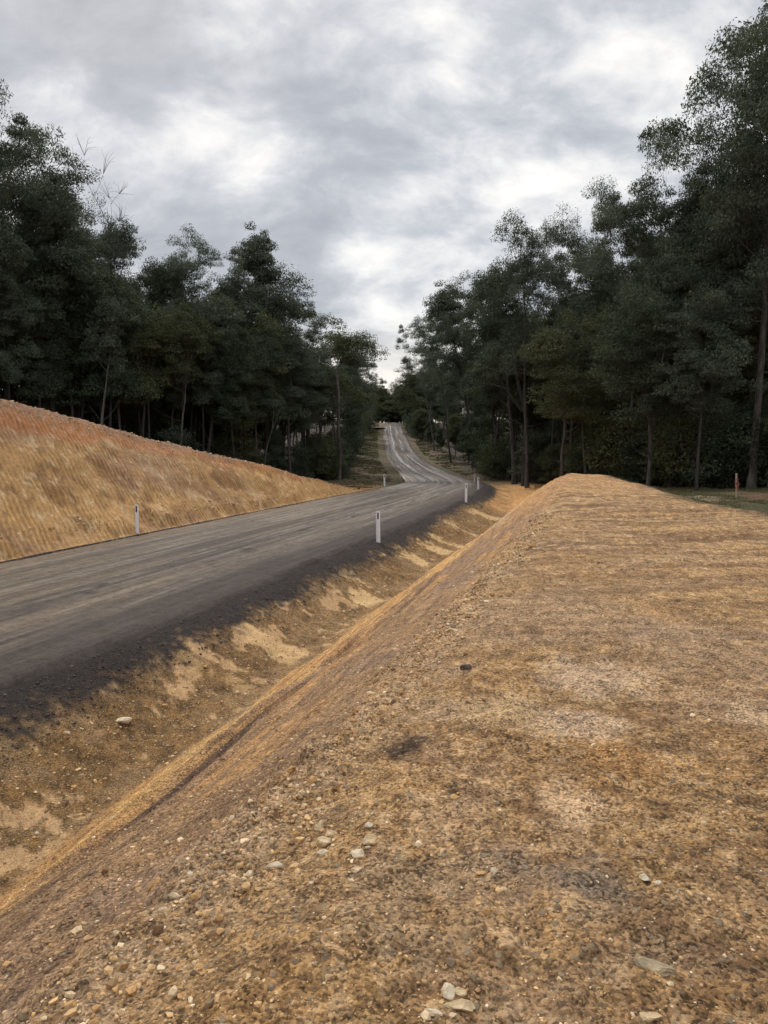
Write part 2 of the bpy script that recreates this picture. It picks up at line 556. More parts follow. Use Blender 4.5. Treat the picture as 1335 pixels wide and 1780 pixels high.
    dk = (1 - sm(lim - 0.35, lim + 0.25, q + 0.6 * (fbm(s * 1.2, q * 2.0, 4, 141) - 0.5) + 0.7 * (n_c - 0.5) + 0.5 * (fbm(X * 13, Y * 13, 3, 142) - 0.5))) * sm(-8, -6, -np.abs(d) + 0)
    dk = np.where(d > 0, dk, 0)
    c = mix(c, lin(44, 38, 34), np.clip(dk, 0, 1) * (1 - sm(70, 90, Yf) * 0.4))
    und = (np.abs(d) < hw + 0.12)
    c = np.where(und[:, None], (lin(44, 38, 34) * 0.9)[None, :], c)
    # left cut bank
    lc = sm(0.02, 0.25, e + 0.15 * (n_c - 0.5)) * (1 - sm(46, 49, Yf + 2 * (n_b - .5)))
    g = s + 0.54 * d
    k1 = fbm(s * 0.22, d * 0.3, 4, 151)
    cl = np.tile(lin(162, 126, 80), (len(X), 1))
    cl = mix(cl, lin(150, 118, 86), sm(0.45, 0.58, fbm(s * 0.35, d * 0.5, 4, 152)) * 0.8 * (1 - sm(24, 34, Yf)))
    cl = mix(cl, lin(186, 146, 92), sm(0.50, 0.62, k1) * 0.6)
    cl = mix(cl, lin(178, 152, 112), sm(0.60, 0.72, fbm(s * 0.9, d * 1.1, 4, 153)) * 0.6)
    cl = mix(cl, lin(124, 92, 56), sm(0.60, 0.70, fbm(s * 0.9 + 9, d * 1.3, 5, 154)) * 0.6)
    cl = mix(cl, lin(182, 142, 88), sm(29, 38, Yf) * 0.5)
    cl = mix(cl, lin(112, 84, 56), sm(0.60, 0.68, fbm(s * 3.0, d * 3.0, 5, 156, 0.65)) * 0.6)
    cl = mix(cl, lin(196, 170, 128), sm(0.62, 0.70, fbm(s * 3.4, d * 3.4, 5, 157, 0.65)) * 0.6)
    ob = sm(0.70, 0.86, t + 0.22 * (fbm(s * 0.5, d * 0.8, 4, 155) - 0.5) + 0.0)
    cl = mix(cl, lin(160, 108, 66), sm(0.15, 0.8, ob) * 0.85)
    cl = mix(cl, lin(190, 150, 116), ob * sm(0.62, 0.7, n_c) * 0.6)
    gl = sm(-0.35, 0.1, back - 0.35 * (1 - t) * 6 + 0.5 * (n_c - 0.5))
    cl = mix(cl, lin(136, 118, 100), gl * 0.8)
    c = c * (1 - lc[:, None]) + cl * lc[:, None]
    # forest floor and verges
    leftx, rightx = left_edge(Y), right_edge(Y)
    ff_l = sm(-1.2, 1.0, (leftx - X) + 1.5 * (n_a - 0.5)) * (Y > 15)
    ff_l = np.maximum(ff_l, sm(1.2, 3.0, back) * (Yf < 47))
    ff_r = sm(-1.2, 1.0, (X - rightx) + 1.5 * (n_a - 0.5)) * (Y > 12)
    ff = np.clip(np.maximum(ff_l, ff_r), 0, 1)
    verge_l = (e > 0.0) * sm(46, 52, Yf)
    verge_r = sm(-0.1, 0.3 + 1.0 * (Yf < 80), q) * sm(60, 72, Yf)
    out_r = sm(-0.3, 0.9, q - oe + 1.0 * (n_b - 0.5)) * (Yf < 60)
    out_r = np.maximum(out_r, sm(52, 60, Yf) * sm(6, 9, q))
    gcol = np.tile(lin(66, 64, 40), (len(X), 1))
    gcol = mix(gcol, lin(80, 70, 46), sm(0.45, 0.65, n_a) * 0.8)
    gcol = mix(gcol, lin(92, 70, 50), sm(0.5, 0.65, fbm(X * 0.5, Y * 0.5, 4, 161)) * 0.8)
    gk = np.clip(verge_l + verge_r + out_r, 0, 1)
    # raw orange earth where the verge meets the works
    raw = sm(46, 48, Yf) * (1 - sm(54, 62, Yf)) * (e > 0.3) * (1 - sm(1.5, 5, e))
    c = c * (1 - gk[:, None]) + gcol * gk[:, None]
    c = mix(c, lin(150, 108, 66), np.clip(raw, 0, 1) * sm(0.4, 0.55, n_b + 0.05) * 0.9)
    raw2 = (q > 0.8) * (1 - sm(6.5, 9, q)) * sm(36, 42, Yf) * (1 - sm(60, 72, Yf))
    c = mix(c, lin(186, 138, 82), np.clip(raw2, 0, 1) * 0.6 * (1 - np.clip(dk, 0, 1)))
    # pale sandy puddle-dry patch beside the grass
    gx, gy, _ = (12.0, 29.2, 0)
    dist = np.hypot((X - gx) / 2.2, (Y - gy) / 2.4) + (n_b - 0.5) * 0.8
    c = mix(c, lin(150, 134, 108), (1 - sm(0.3, 1.0, dist)) * 0.7)
    far = sm(200, 225, Y) * (1 - sm(-3, 3, np.abs(d) - 6))
    c = mix(c, lin(112, 88, 62), np.clip(far, 0, 1) * 0.6)
    c = c * (1 - ff[:, None]) + (lin(52, 42, 30)[None, :] * (0.6 + 0.8 * n_b[:, None])) * ff[:, None]
    c = c * np.where(d > hw, 1.25, 1.06)[:, None] * np.array([0.97, 0.955, 1.0])
    c = np.clip(c * (0.82 + 0.40 * fbm(X * 7, Y * 7, 5, 113, 0.7)[:, None]), 0.004, 0.9)
    c = np.vstack([c, c[:1]])
    pad = lambda a: np.append(a, a[0])
    attrs = {'albedo': c, 'cut': pad(np.clip(lc * (1 - gl), 0, 1)), 'slope': pad(np.clip(sl * (1 - out_r) * (Yf < 60), 0, 1)),
             'top': pad(np.clip(sm(4.8, 5.6, q) * (1 - out_r), 0, 1)), 'smoothclay': pad(np.clip(np.maximum(fk, blot * 0.7) * fc, 0, 1)),
             'dark': pad(np.clip(dk + und, 0, 1))}
    uv = np.stack([pad(s), pad(d)], 1)
    hub = np.array([[len(X), nx, ix] for ix, nx in zip(idx[0], nxt[0])])
    # split the sheet where its kinds of ground meet
    cut_v = (e > 0.25) & (back < 0.8) & (Yf < 47.5) & (h > 0.02)
    ditch_v = (q > -0.05) & (q < 2.2) & (Yf < 60)
    bank_v = (q >= 2.2) & (q < oe + 0.6) & (Yf < 46)
    code = np.zeros(len(X) + 1, int)
    code[:-1][cut_v] = 1
    code[:-1][ditch_v] = 2
    code[:-1][bank_v] = 3
    code[-1] = 3
    fcode = np.min(code[f], axis=1)
    fcode = np.where(np.max(code[f], axis=1) == fcode, fcode, code[f[:, 0]])
    names = {0: 'ground', 1: 'cut_embankment', 2: 'roadside_ditch', 3: 'earth_bank'}
    for cd, nm in names.items():
        sel = f[fcode == cd]
        used, inv = np.unique(sel.ravel(), return_inverse=True)
        ff_ = inv.reshape(sel.shape)
        me = mesh_np(nm, V[used], ff_, MAT['ground'], True, uv[used], {k: v[used] for k, v in attrs.items()})
        link(nm, me, kind='structure')
    me = mesh_np('ground_patch', V, hub, MAT['ground'], True, uv, attrs)
    link('ground_underfoot', me, kind='structure')


# ------------------------------------------------------------------ materials
MAT = {}


def ground_mat():
    m, nt, b = new_mat('earth')
    L = nt.links

    def attr(n, out='Fac'):
        a = N(nt, 'ShaderNodeAttribute')
        a.attribute_name = n
        return a.outputs[out]
    col = attr('albedo', 'Color')
    geo = N(nt, 'ShaderNodeNewGeometry').outputs['Position']
    uvn = N(nt, 'ShaderNodeUVMap')
    uvn.uv_map = 'road_uv'
    uv = uvn.outputs[0]
    grit = noise_n(nt, geo, 48, 8, 0.82)
    mid = noise_n(nt, geo, 9, 8, 0.75)
    vor = N(nt, 'ShaderNodeTexVoronoi')
    vor.inputs['Scale'].default_value = 34
    L.new(geo, vor.inputs['Vector'])
    vor2 = N(nt, 'ShaderNodeTexVoronoi')
    vor2.inputs['Scale'].default_value = 90
    L.new(geo, vor2.inputs['Vector'])
    # individual small stones: some cells stand out pale or dark
    sep = N(nt, 'ShaderNodeSeparateColor')
    L.new(vor.outputs['Color'], sep.inputs[0])
    pale = maprange(nt, sep.outputs[0], 0.78, 0.90)
    darkc = maprange(nt, sep.outputs[1], 0.80, 0.86)
    inside = maprange(nt, vor.outputs['Distance'], 0.28, 0.5, 1.0, 0.0)
    sep2 = N(nt, 'ShaderNodeSeparateColor')
    L.new(vor2.outputs['Color'], sep2.inputs[0])
    smo = attr('smoothclay')
    rough_k = math_n(nt, 'SUBTRACT', 1.0, math_n(nt, 'MULTIPLY', smo, 0.75))
    rough_k = math_n(nt, 'MULTIPLY', rough_k, math_n(nt, 'SUBTRACT', 1.0, math_n(nt, 'MULTIPLY', attr('cut'), 0.45)))
    v = math_n(nt, 'ADD', math_n(nt, 'MULTIPLY', grit, 0.95), math_n(nt, 'MULTIPLY', mid, 0.75))
    coarse = noise_n(nt, geo, 3.5, 10, 0.85)
    v = math_n(nt, 'ADD', v, math_n(nt, 'MULTIPLY', math_n(nt, 'SUBTRACT', coarse, 0.5), 0.8))
    v = math_n(nt, 'SUBTRACT', v, 0.85)
    v = math_n(nt, 'ADD', v, math_n(nt, 'MULTIPLY', math_n(nt, 'SUBTRACT', sep2.outputs[0], 0.5), 0.42))
    v = math_n(nt, 'MULTIPLY', v, rough_k)
    gain = math_n(nt, 'ADD', 1.03, math_n(nt, 'MULTIPLY', v, 2.9))
    gain = math_n(nt, 'MAXIMUM', gain, 0.25)
    # slope streaks and cut bank cleat rows
    slope, cut, top, dark = attr('slope'), attr('cut'), attr('top'), attr('dark')
    mp = vmul(nt, uv, (1.1, 26.0, 1))
    streak = noise_n(nt, mp, 1.0, 5, 0.65, 0.4)
    # skewed coordinates for the cleat rows of the cut
    sx = N(nt, 'ShaderNodeSeparateXYZ')
    L.new(uv, sx.inputs[0])
    g = math_n(nt, 'ADD', sx.outputs[0], math_n(nt, 'MULTIPLY', sx.outputs[1], 0.54))
    cb = N(nt, 'ShaderNodeCombineXYZ')
    L.new(math_n(nt, 'MULTIPLY', g, 1.0), cb.inputs[0])
    L.new(math_n(nt, 'MULTIPLY', sx.outputs[1], 0.12), cb.inputs[1])
    wobble = noise_n(nt, uv, 1.3, 3, 0.5)
    ph = math_n(nt, 'ADD', math_n(nt, 'MULTIPLY', g, 2 * math.pi / 0.19), math_n(nt, 'MULTIPLY', noise_n(nt, uv, 1.2, 4, 0.6), 6.0))
    rows = math_n(nt, 'MULTIPLY', math_n(nt, 'ADD', math_n(nt, 'SINE', ph), 1.0), 0.5)
    ph2 = math_n(nt, 'ADD', math_n(nt, 'MULTIPLY', sx.outputs[1], 2 * math.pi / 0.24), math_n(nt, 'MULTIPLY', wobble, 22.0))
    rows2 = math_n(nt, 'MULTIPLY', math_n(nt, 'ADD', math_n(nt, 'SINE', ph2), 1.0), 0.5)
    cleat = math_n(nt, 'ADD', math_n(nt, 'MULTIPLY', rows, 0.75), math_n(nt, 'MULTIPLY', rows2, 0.2))
    patchy = maprange(nt, noise_n(nt, uv, 0.7, 5, 0.7), 0.36, 0.56, 0.2, 1.0)
    cleat_k = math_n(nt, 'MULTIPLY', cut, patchy)
    cnoise = noise_n(nt, cb.outputs[0], 7.0, 4, 0.6)
    # colour
    one = mixc(nt, math_n(nt, 'MULTIPLY', slope, 0.8), (1, 1, 1), mixc(nt, maprange(nt, streak, 0.35, 0.62), (0.74, 0.72, 0.68), (1.2, 1.16, 1.08)))
    c = mixc(nt, 1.0, col, one, 'MULTIPLY')
    cc = mixc(nt, math_n(nt, 'MULTIPLY', cleat_k, 0.55), (1, 1, 1), mixc(nt, maprange(nt, math_n(nt, 'ADD', math_n(nt, 'MULTIPLY', cleat, 0.6), math_n(nt, 'MULTIPLY', cnoise, 0.12)), 0.15, 0.60), (0.62, 0.56, 0.50), (1.22, 1.18, 1.05)))
    c = mixc(nt, 1.0, c, cc, 'MULTIPLY')
    sc = N(nt, 'ShaderNodeVectorMath', operation='SCALE')
    L.new(c, sc.inputs[0])
    L.new(gain, sc.inputs[3])
    c = sc.outputs[0]
    stone_k = math_n(nt, 'MULTIPLY', math_n(nt, 'MULTIPLY', pale, inside), rough_k)
    stone_k = math_n(nt, 'MULTIPLY', stone_k, math_n(nt, 'SUBTRACT', 0.75, math_n(nt, 'MULTIPLY', dark, 0.72)))
    c = mixc(nt, stone_k, c, (0.44, 0.34, 0.22))
    c = mixc(nt, math_n(nt, 'MULTIPLY', math_n(nt, 'MULTIPLY', darkc, inside), math_n(nt, 'MULTIPLY', rough_k, 0.5)), c, (0.09, 0.06, 0.04))
    L.new(c, b.inputs['Base Color'])
    b.inputs['Roughness'].default_value = 0.92
    b.inputs['Specular IOR Level'].default_value = 0.2
    # relief
    hgt = math_n(nt, 'ADD', math_n(nt, 'MULTIPLY', grit, 0.022), math_n(nt, 'MULTIPLY', mid, 0.060))
    hgt = math_n(nt, 'ADD', hgt, math_n(nt, 'MULTIPLY', inside, math_n(nt, 'MULTIPLY', pale, 0.016)))
    hgt = math_n(nt, 'ADD', hgt, math_n(nt, 'MULTIPLY', vor2.outputs['Distance'], -0.010))
    hgt = math_n(nt, 'MULTIPLY', hgt, rough_k)
    hgt = math_n(nt, 'ADD', hgt, math_n(nt, 'MULTIPLY', math_n(nt, 'MULTIPLY', streak, slope), 0.04))
    hgt = math_n(nt, 'ADD', hgt, math_n(nt, 'MULTIPLY', math_n(nt, 'MULTIPLY', cleat, cleat_k), 0.05))
    bp = N(nt, 'ShaderNodeBump')
    bp.inputs['Strength'].default_value = 1.0
    bp.inputs['Distance'].default_value = 1.0
    L.new(hgt, bp.inputs['Height'])
    L.new(bp.outputs[0], b.inputs['Normal'])
    return m


def road_mat():
    m, nt, b = new_mat('wet_gravel_road')
    L = nt.links
    uvn = N(nt, 'ShaderNodeUVMap')
    uvn.uv_map = 'road_uv'
    uv = uvn.outputs[0]
    a = N(nt, 'ShaderNodeAttribute')
    a.attribute_name = 'albedo'
    w = N(nt, 'ShaderNodeAttribute')
    w.attribute_name = 'wet'
    geo = N(nt, 'ShaderNodeNewGeometry').outputs['Position']
    grit = noise_n(nt, geo, 30, 8, 0.85)
    streak = noise_n(nt, vmul(nt, uv, (0.55, 11.0, 1)), 1.0, 8, 0.72, 0.6)
    streak2 = noise_n(nt, vmul(nt, uv, (0.16, 3.4, 1)), 1.0, 5, 0.65, 0.3)
    k = math_n(nt, 'ADD', 0.02, math_n(nt, 'MULTIPLY', streak, 1.45))
    k = math_n(nt, 'ADD', k, math_n(nt, 'MULTIPLY', math_n(nt, 'SUBTRACT', grit, 0.5), 1.9))
    k = math_n(nt, 'ADD', k, math_n(nt, 'MULTIPLY', streak2, 0.35))
    chips = noise_n(nt, geo, 5.0, 10, 0.9)
    k = math_n(nt, 'ADD', k, math_n(nt, 'MULTIPLY', math_n(nt, 'SUBTRACT', chips, 0.5), 3.4))
    k = math_n(nt, 'MAXIMUM', k, 0.15)
    sc = N(nt, 'ShaderNodeVectorMath', operation='SCALE')
    L.new(a.outputs['Color'], sc.inputs[0])
    L.new(k, sc.inputs[3])
    L.new(sc.outputs[0], b.inputs['Base Color'])
    wet = math_n(nt, 'ADD', w.outputs['Fac'], math_n(nt, 'MULTIPLY', math_n(nt, 'SUBTRACT', streak, 0.5), 0.8))
    L.new(maprange(nt, wet, 0.1, 1.0, 0.85, 0.24), b.inputs['Roughness'])
    L.new(maprange(nt, wet, 0.1, 0.8, 0.2, 0.6), b.inputs['Specular IOR Level'])
    h = math_n(nt, 'ADD', math_n(nt, 'MULTIPLY', grit, 0.012), math_n(nt, 'MULTIPLY', streak, 0.022))
    h = math_n(nt, 'MULTIPLY', h, maprange(nt, wet, 0.55, 1.0, 1.0, 0.12))
    bp = N(nt, 'ShaderNodeBump')
    bp.inputs['Distance'].default_value = 1.0
    L.new(h, bp.inputs['Height'])
    L.new(bp.outputs[0], b.inputs['Normal'])
    return m


def stone_mat(name, c1, c2, rough=0.85, attr=False):
    m, nt, b = new_mat(name)
    tc = N(nt, 'ShaderNodeTexCoord').outputs['Object']
    n1 = noise_n(nt, tc, 14, 5, 0.65)
    c = mixc(nt, maprange(nt, n1, 0.35, 0.65), c1, c2)
    if attr:
        a = N(nt, 'ShaderNodeAttribute')
        a.attribute_name = 'albedo'
        c = mixc(nt, 1.0, a.outputs['Color'], mixc(nt, maprange(nt, n1, 0.3, 0.7), (0.75, 0.75, 0.75), (1.2, 1.2, 1.2)), 'MULTIPLY')
    nt.links.new(c, b.inputs['Base Color'])
    b.inputs['Roughness'].default_value = rough
    b.inputs['Specular IOR Level'].default_value = 0.25
    bp = N(nt, 'ShaderNodeBump')
    bp.inputs['Distance'].default_value = 0.004
    nt.links.new(noise_n(nt, tc, 45, 5, 0.7), bp.inputs['Height'])
    nt.links.new(bp.outputs[0], b.inputs['Normal'])
    return m


def leaf_mat(name, c1, c2):
    m, nt, b = new_mat(name)
    a = N(nt, 'ShaderNodeAttribute')
    a.attribute_name = 'tint'
    oi = N(nt, 'ShaderNodeObjectInfo')
    f = math_n(nt, 'ADD', math_n(nt, 'MULTIPLY', a.outputs['Fac'], 0.7), math_n(nt, 'MULTIPLY', oi.outputs['Random'], 0.3))
    c = mixc(nt, f, c1, c2)
    nt.links.new(c, b.inputs['Base Color'])
    b.inputs['Roughness'].default_value = 0.7
    b.inputs['Specular IOR Level'].default_value = 0.12
    tr = N(nt, 'ShaderNodeBsdfTranslucent')
    nt.links.new(mixc(nt, 0.5, c, (0.06, 0.08, 0.01)), tr.inputs[0])
    mx = N(nt, 'ShaderNodeMixShader')
    mx.inputs[0].default_value = 0.18
    nt.links.new(b.outputs[0], mx.inputs[1])
    nt.links.new(tr.outputs[0], mx.inputs[2])
    nt.links.new(mx.outputs[0], nt.nodes['Material Output'].inputs[0])
    return m


def bark_mat(name, c1, c2):
    m, nt, b = new_mat(name)
    tc = N(nt, 'ShaderNodeTexCoord').outputs['Object']
    oi = N(nt, 'ShaderNodeObjectInfo')
    n1 = noise_n(nt, vmul(nt, tc, (9, 9, 1.2)), 1.0, 5, 0.65)
    c = mixc(nt, maprange(nt, n1, 0.35, 0.68), c1, c2)
    sc = N(nt, 'ShaderNodeVectorMath', operation='SCALE')
    nt.links.new(c, sc.inputs[0])
    nt.links.new(math_n(nt, 'ADD', 0.6, math_n(nt, 'MULTIPLY', oi.outputs['Random'], 0.8)), sc.inputs[3])
    nt.links.new(sc.outputs[0], b.inputs['Base Color'])
    b.inputs['Roughness'].default_value = 0.9
    bp = N(nt, 'ShaderNodeBump')
    bp.inputs['Distance'].default_value = 0.03
    nt.links.new(n1, bp.inputs['Height'])
    nt.links.new(bp.outputs[0], b.inputs['Normal'])
    return m


def flat_mat(name, c, rough=0.5, noise=0.1, spec=0.4):
    m, nt, b = new_mat(name)
    tc = N(nt, 'ShaderNodeTexCoord').outputs['Object']
    n1 = noise_n(nt, tc, 18, 4, 0.6)
    cc = mixc(nt, maprange(nt, n1, 0.35, 0.7, 0.0, noise * 4), c, tuple(x * 0.6 for x in c))
    nt.links.new(cc, b.inputs['Base Color'])
    b.inputs['Roughness'].default_value = rough
    b.inputs['Specular IOR Level'].default_value = spec
    return m


MAT['ground'] = ground_mat()
MAT['road'] = road_mat()
MAT['gravel'] = stone_mat('gravel_stone', (0.3, 0.24, 0.17), (0.4, 0.3, 0.2), attr=True)
MAT['rock_tan'] = stone_mat('tan_rock', (0.40, 0.28, 0.15), (0.60, 0.46, 0.28))
MAT['rock_pale'] = stone_mat('pale_rock', (0.48, 0.38, 0.25), (0.66, 0.56, 0.40))
MAT['rock_dark'] = stone_mat('dark_clod', (0.06, 0.045, 0.035), (0.11, 0.08, 0.06))
MAT['rock_grey'] = stone_mat('grey_green_rock', (0.22, 0.175, 0.11), (0.42, 0.32, 0.19))
MAT['leaf'] = leaf_mat('gum_leaves', (0.040, 0.050, 0.036), (0.150, 0.172, 0.122))
MAT['leaf_dark'] = leaf_mat('dark_leaves', (0.030, 0.039, 0.025), (0.105, 0.128, 0.080))
MAT['leaf_olive'] = leaf_mat('olive_leaves', (0.042, 0.048, 0.024), (0.135, 0.146, 0.074))
MAT['bark'] = bark_mat('grey_bark', (0.035, 0.029, 0.025), (0.095, 0.083, 0.073))
MAT['bark_pale'] = bark_mat('pale_bark', (0.07, 0.06, 0.052), (0.18, 0.16, 0.14))
MAT['bark_dark'] = bark_mat('charred_bark', (0.018, 0.015, 0.013), (0.05, 0.043, 0.037))
MAT['grass'] = leaf_mat('grass_blades', (0.06, 0.062, 0.026), (0.14, 0.12, 0.065))
MAT['post'] = flat_mat('white_post_plastic', (0.72, 0.72, 0.74), 0.45, 0.06)
MAT['reflector_red'] = flat_mat('red_reflector', (0.06, 0.006, 0.014), 0.2, 0.02, 0.6)
MAT['reflector_grey'] = flat_mat('grey_reflector', (0.09, 0.09, 0.09), 0.2, 0.02, 0.6)
MAT['stake'] = flat_mat('weathered_stake_wood', (0.36, 0.27, 0.22), 0.8, 0.1)
MAT['ribbon'] = flat_mat('pink_flagging', (0.30, 0.09, 0.06), 0.5, 0.05)
MAT['puddle_sheen'] = flat_mat('puddle_painted_sheen', (0.30, 0.28, 0.25), 0.3, 0.0, 0.6)  # pale base colour stands in for bright sky mirrored on the puddle


# ------------------------------------------------------------------ road sheet
def build_road():
    ys = [-70.0]
    while ys[-1] < 246:
        y = ys[-1]
        ys.append(y + (0.5 if y < 5 else 0.12 if y < 60 else 0.3 if y < 120 else 0.8))
    ys = np.array(ys)
    u = np.linspace(-1, 1, 97)
    Yc, U = np.meshgrid(ys, u, indexing='ij')
    th = np.interp(Yc, TY, TTH)
    hw = np.interp(Yc, TY, TW)
    s = np.interp(Yc, TY, TS)
    ragged = (fbm(s * 0.9, U * 0 + np.sign(U) * 3, 4, 201) - 0.5) * 0.35 * sm(0.75, 1.0, np.abs(U))
    D = U * (hw + 0.10) + np.sign(U) * ragged
    X = np.interp(Yc, TY, TX) + D * np.cos(th)
    Y = Yc - D * np.sin(th)
    Z = np.interp(Yc, TY, TZ) + 0.05 * (1 - U ** 2) - 0.15 * sm(0.90, 1.0, np.abs(U))
    # ruts and tyre lines
    wob = 0.5 * (fbm(s * 0.05, s * 0, 2, 202) - 0.5)
    ln = fbm(s * 0.05, (D + wob) * 3.6, 5, 203, 0.6)
    ln2 = fbm(s * 0.12, (D - wob) * 8.0, 4, 204, 0.6)
    Z += (ln - 0.5) * 0.05 + (ln2 - 0.5) * 0.02
    muddy = sm(76, 96, Yc)
    c = np.zeros(X.shape + (3,)) + lin(106, 97, 88)

    def mix(c, col, k):
        return c * (1 - k[..., None]) + np.asarray(col) * k[..., None]
    c = mix(c, lin(74, 66, 61), sm(0.44, 0.60, ln) * 0.75)
    c = mix(c, lin(132, 122, 110), sm(0.53, 0.68, ln2) * 0.5)
    c = mix(c, lin(134, 116, 92), (1 - sm(0.6, 1.5, D + hw)) * 0.55 + sm(0.5, 0.7, fbm(s * .1, D * 1.2, 3, 205)) * 0.25)
    # dark right-hand shoulder, damp near edge
    c = mix(c, lin(64, 56, 54), sm(1.7, 3.2, D + 0.8 * (fbm(s * 0.3, D * 2, 4, 206) - 0.5)) * 0.85 * (1 - muddy))
    c = mix(c, lin(48, 42, 38), sm(0.93, 0.985, U) * 0.9 * (1 - muddy))
    # muddy clods in the wheel path
    cl = sm(0.66, 0.72, fbm(s * 1.4, D * 2.2, 4, 207)) * np.exp(-((D - 1.0) / 0.5) ** 2) * sm(10, 16, Yc) * (1 - sm(40, 50, Yc))
    c = mix(c, lin(50, 42, 38), cl * 0.9)
    Z += cl * 0.03
    c = mix(c, lin(84, 70, 56), muddy * 0.9)
    c = mix(c, lin(54, 44, 36), muddy * sm(0.42, 0.6, fbm(s * 0.10, D * 1.6, 4, 208)) * 0.85)
    wet = 0.05 + 0.14 * sm(18, 40, Yc) + 0.2 * sm(0.48, 0.62, ln2) + 0.22 * sm(38, 60, Yc) * (1 - muddy)
    trk = np.zeros_like(X)
    for tc_, a_ in ((-0.9, 1.0), (0.75, 1.0), (1.7, 0.6), (-1.9, 0.35)):
        dd = D - tc_ - 0.5 * (fbm(s * 0.045, s * 0 + tc_, 3, 209) - 0.5)
        trk = np.maximum(trk, a_ * np.exp(-(dd / 0.32) ** 2) * sm(0.22, 0.5, fbm(s * 0.035, D * 0.8 + tc_ * 7, 4, 210)))
    c = mix(c, lin(62, 54, 48), trk * 0.5 * (1 - muddy) * sm(0.4, 0.55, fbm(s * 0.3, D * 6, 3, 211)))
    wet = wet + trk * (0.25 * sm(30, 60, Yc) + 0.55 * muddy)
    Z -= trk * 0.05 * sm(40, 70, Yc)
    wet = wet * (1 - 0.7 * sm(1.9, 3.0, D) * (1 - muddy))
    wet *= (1 - 0.8 * sm(205, 225, Yc))
    nr, nc = X.shape
    idx = np.arange(nr * nc).reshape(nr, nc)
    f = np.stack([idx[:-1, :-1], idx[:-1, 1:], idx[1:, 1:], idx[1:, :-1]], -1).reshape(-1, 4)
    V = np.stack([X.ravel(), Y.ravel(), Z.ravel()], 1)
    me = mesh_np('road', V, f, MAT['road'], True, np.stack([s.ravel(), D.ravel()], 1),
                 {'albedo': c.reshape(-1, 3) * np.array([0.80, 0.75, 0.69]), 'wet': wet.ravel()})
    link('road', me, kind='structure')


build_ground()
build_road()


# ------------------------------------------------------------------ trees
class TubeSet:
    def __init__(self):
        self.v, self.f, self.n = [], [], 0

    def tube(self, pts, rad, sides=6):
        pts = np.asarray(pts, float)
        rad = np.asarray(rad, float)
        k = len(pts)
        tan = np.gradient(pts, axis=0)
        tan /= np.linalg.norm(tan, axis=1)[:, None] + 1e-9
        ref = np.where(np.abs(tan[:, 2:3]) > 0.9, np.array([[1.0, 0, 0]]), np.array([[0, 0, 1.0]]))
        a = np.cross(tan, ref)
        a /= np.linalg.norm(a, axis=1)[:, None] + 1e-9
        b = np.cross(tan, a)
        ph = np.arange(sides) * 2 * math.pi / sides
        ring = pts[:, None, :] + rad[:, None, None] * (np.cos(ph)[None, :, None] * a[:, None, :] + np.sin(ph)[None, :, None] * b[:, None, :])
        self.v.append(ring.reshape(-1, 3))
        i = np.arange(k * sides).reshape(k, sides) + self.n
        j = np.roll(i, -1, axis=1)
        self.f.append(np.stack([i[:-1], j[:-1], j[1:], i[1:]], -1).reshape(-1, 4))
        self.n += k * sides

    def mesh(self, name, mat):
        return mesh_np(name, np.vstack(self.v), np.vstack(self.f), mat, True)


def unit(v):
    v = np.asarray(v, float)
    return v / (np.linalg.norm(v) + 1e-9)


def branch(rg, p, d, length, r0, n, up=0.3, wob=0.18):
    pts, rad = [np.array(p, float)], [r0]
    d = unit(d)
    for i in range(n):
        d = unit(d + rg.normal(0, wob, 3) + np.array([0, 0, up / n]))
        pts.append(pts[-1] + d * length / n)
        rad.append(r0 * (1 - 0.78 * (i + 1) / n))
    return np.array(pts), np.array(rad), d


def leaves_mesh(name, rg, centers, radii, per, size, mat, droop=1.0, flat=0.95):
    """clumps of hanging leaf-shaped faces round the twig ends"""
    centers, radii = np.asarray(centers), np.asarray(radii)
    n = len(centers) * per
    ci = np.repeat(np.arange(len(centers)), per)
    u = rg.normal(size=(n, 3))
    u /= np.linalg.norm(u, axis=1)[:, None]
    rr = 0.35 + 0.65 * rg.random(n) ** 0.6
    u[:, 2] = np.where(u[:, 2] < -0.25, u[:, 2] * 0.5 + 0.25 * rg.random(n), u[:, 2])
    off = u * rr[:, None] * radii[ci][:, None]
    off[:, 2] *= flat
    # ragged outline: some sectors of each clump are thin
    sect = np.sin(np.arctan2(u[:, 1], u[:, 0]) * 3 + ci * 1.7) * np.cos(u[:, 2] * 4 + ci)
    keep = rg.random(n) < (0.72 + 0.35 * sect)
    off, ci = off[keep], ci[keep]
    n = len(off)
    c = centers[ci] + off
    ax = rg.normal(size=(n, 3)) * 0.75
    ax[:, 2] -= droop
    ax += off * 0.5
    ax /= np.linalg.norm(ax, axis=1)[:, None]
    sd = np.cross(ax, rg.normal(size=(n, 3)))
    sd /= np.linalg.norm(sd, axis=1)[:, None] + 1e-9
    L = size[0] * (0.6 + 0.8 * rg.random(n))[:, None]
    W = size[1] * (0.6 + 0.8 * rg.random(n))[:, None]
    v = np.stack([c, c + ax * L * 0.45 + sd * W, c + ax * L, c + ax * L * 0.45 - sd * W], 1).reshape(-1, 3)
    f = np.arange(n * 4).reshape(n, 4)
    clump_t = rg.random(len(centers))
    tint = np.clip(clump_t[ci] * 0.65 + rg.random(n) * 0.35, 0, 1)
    return mesh_np(name, v, f, mat, False, attrs={'tint': np.repeat(tint, 4)})


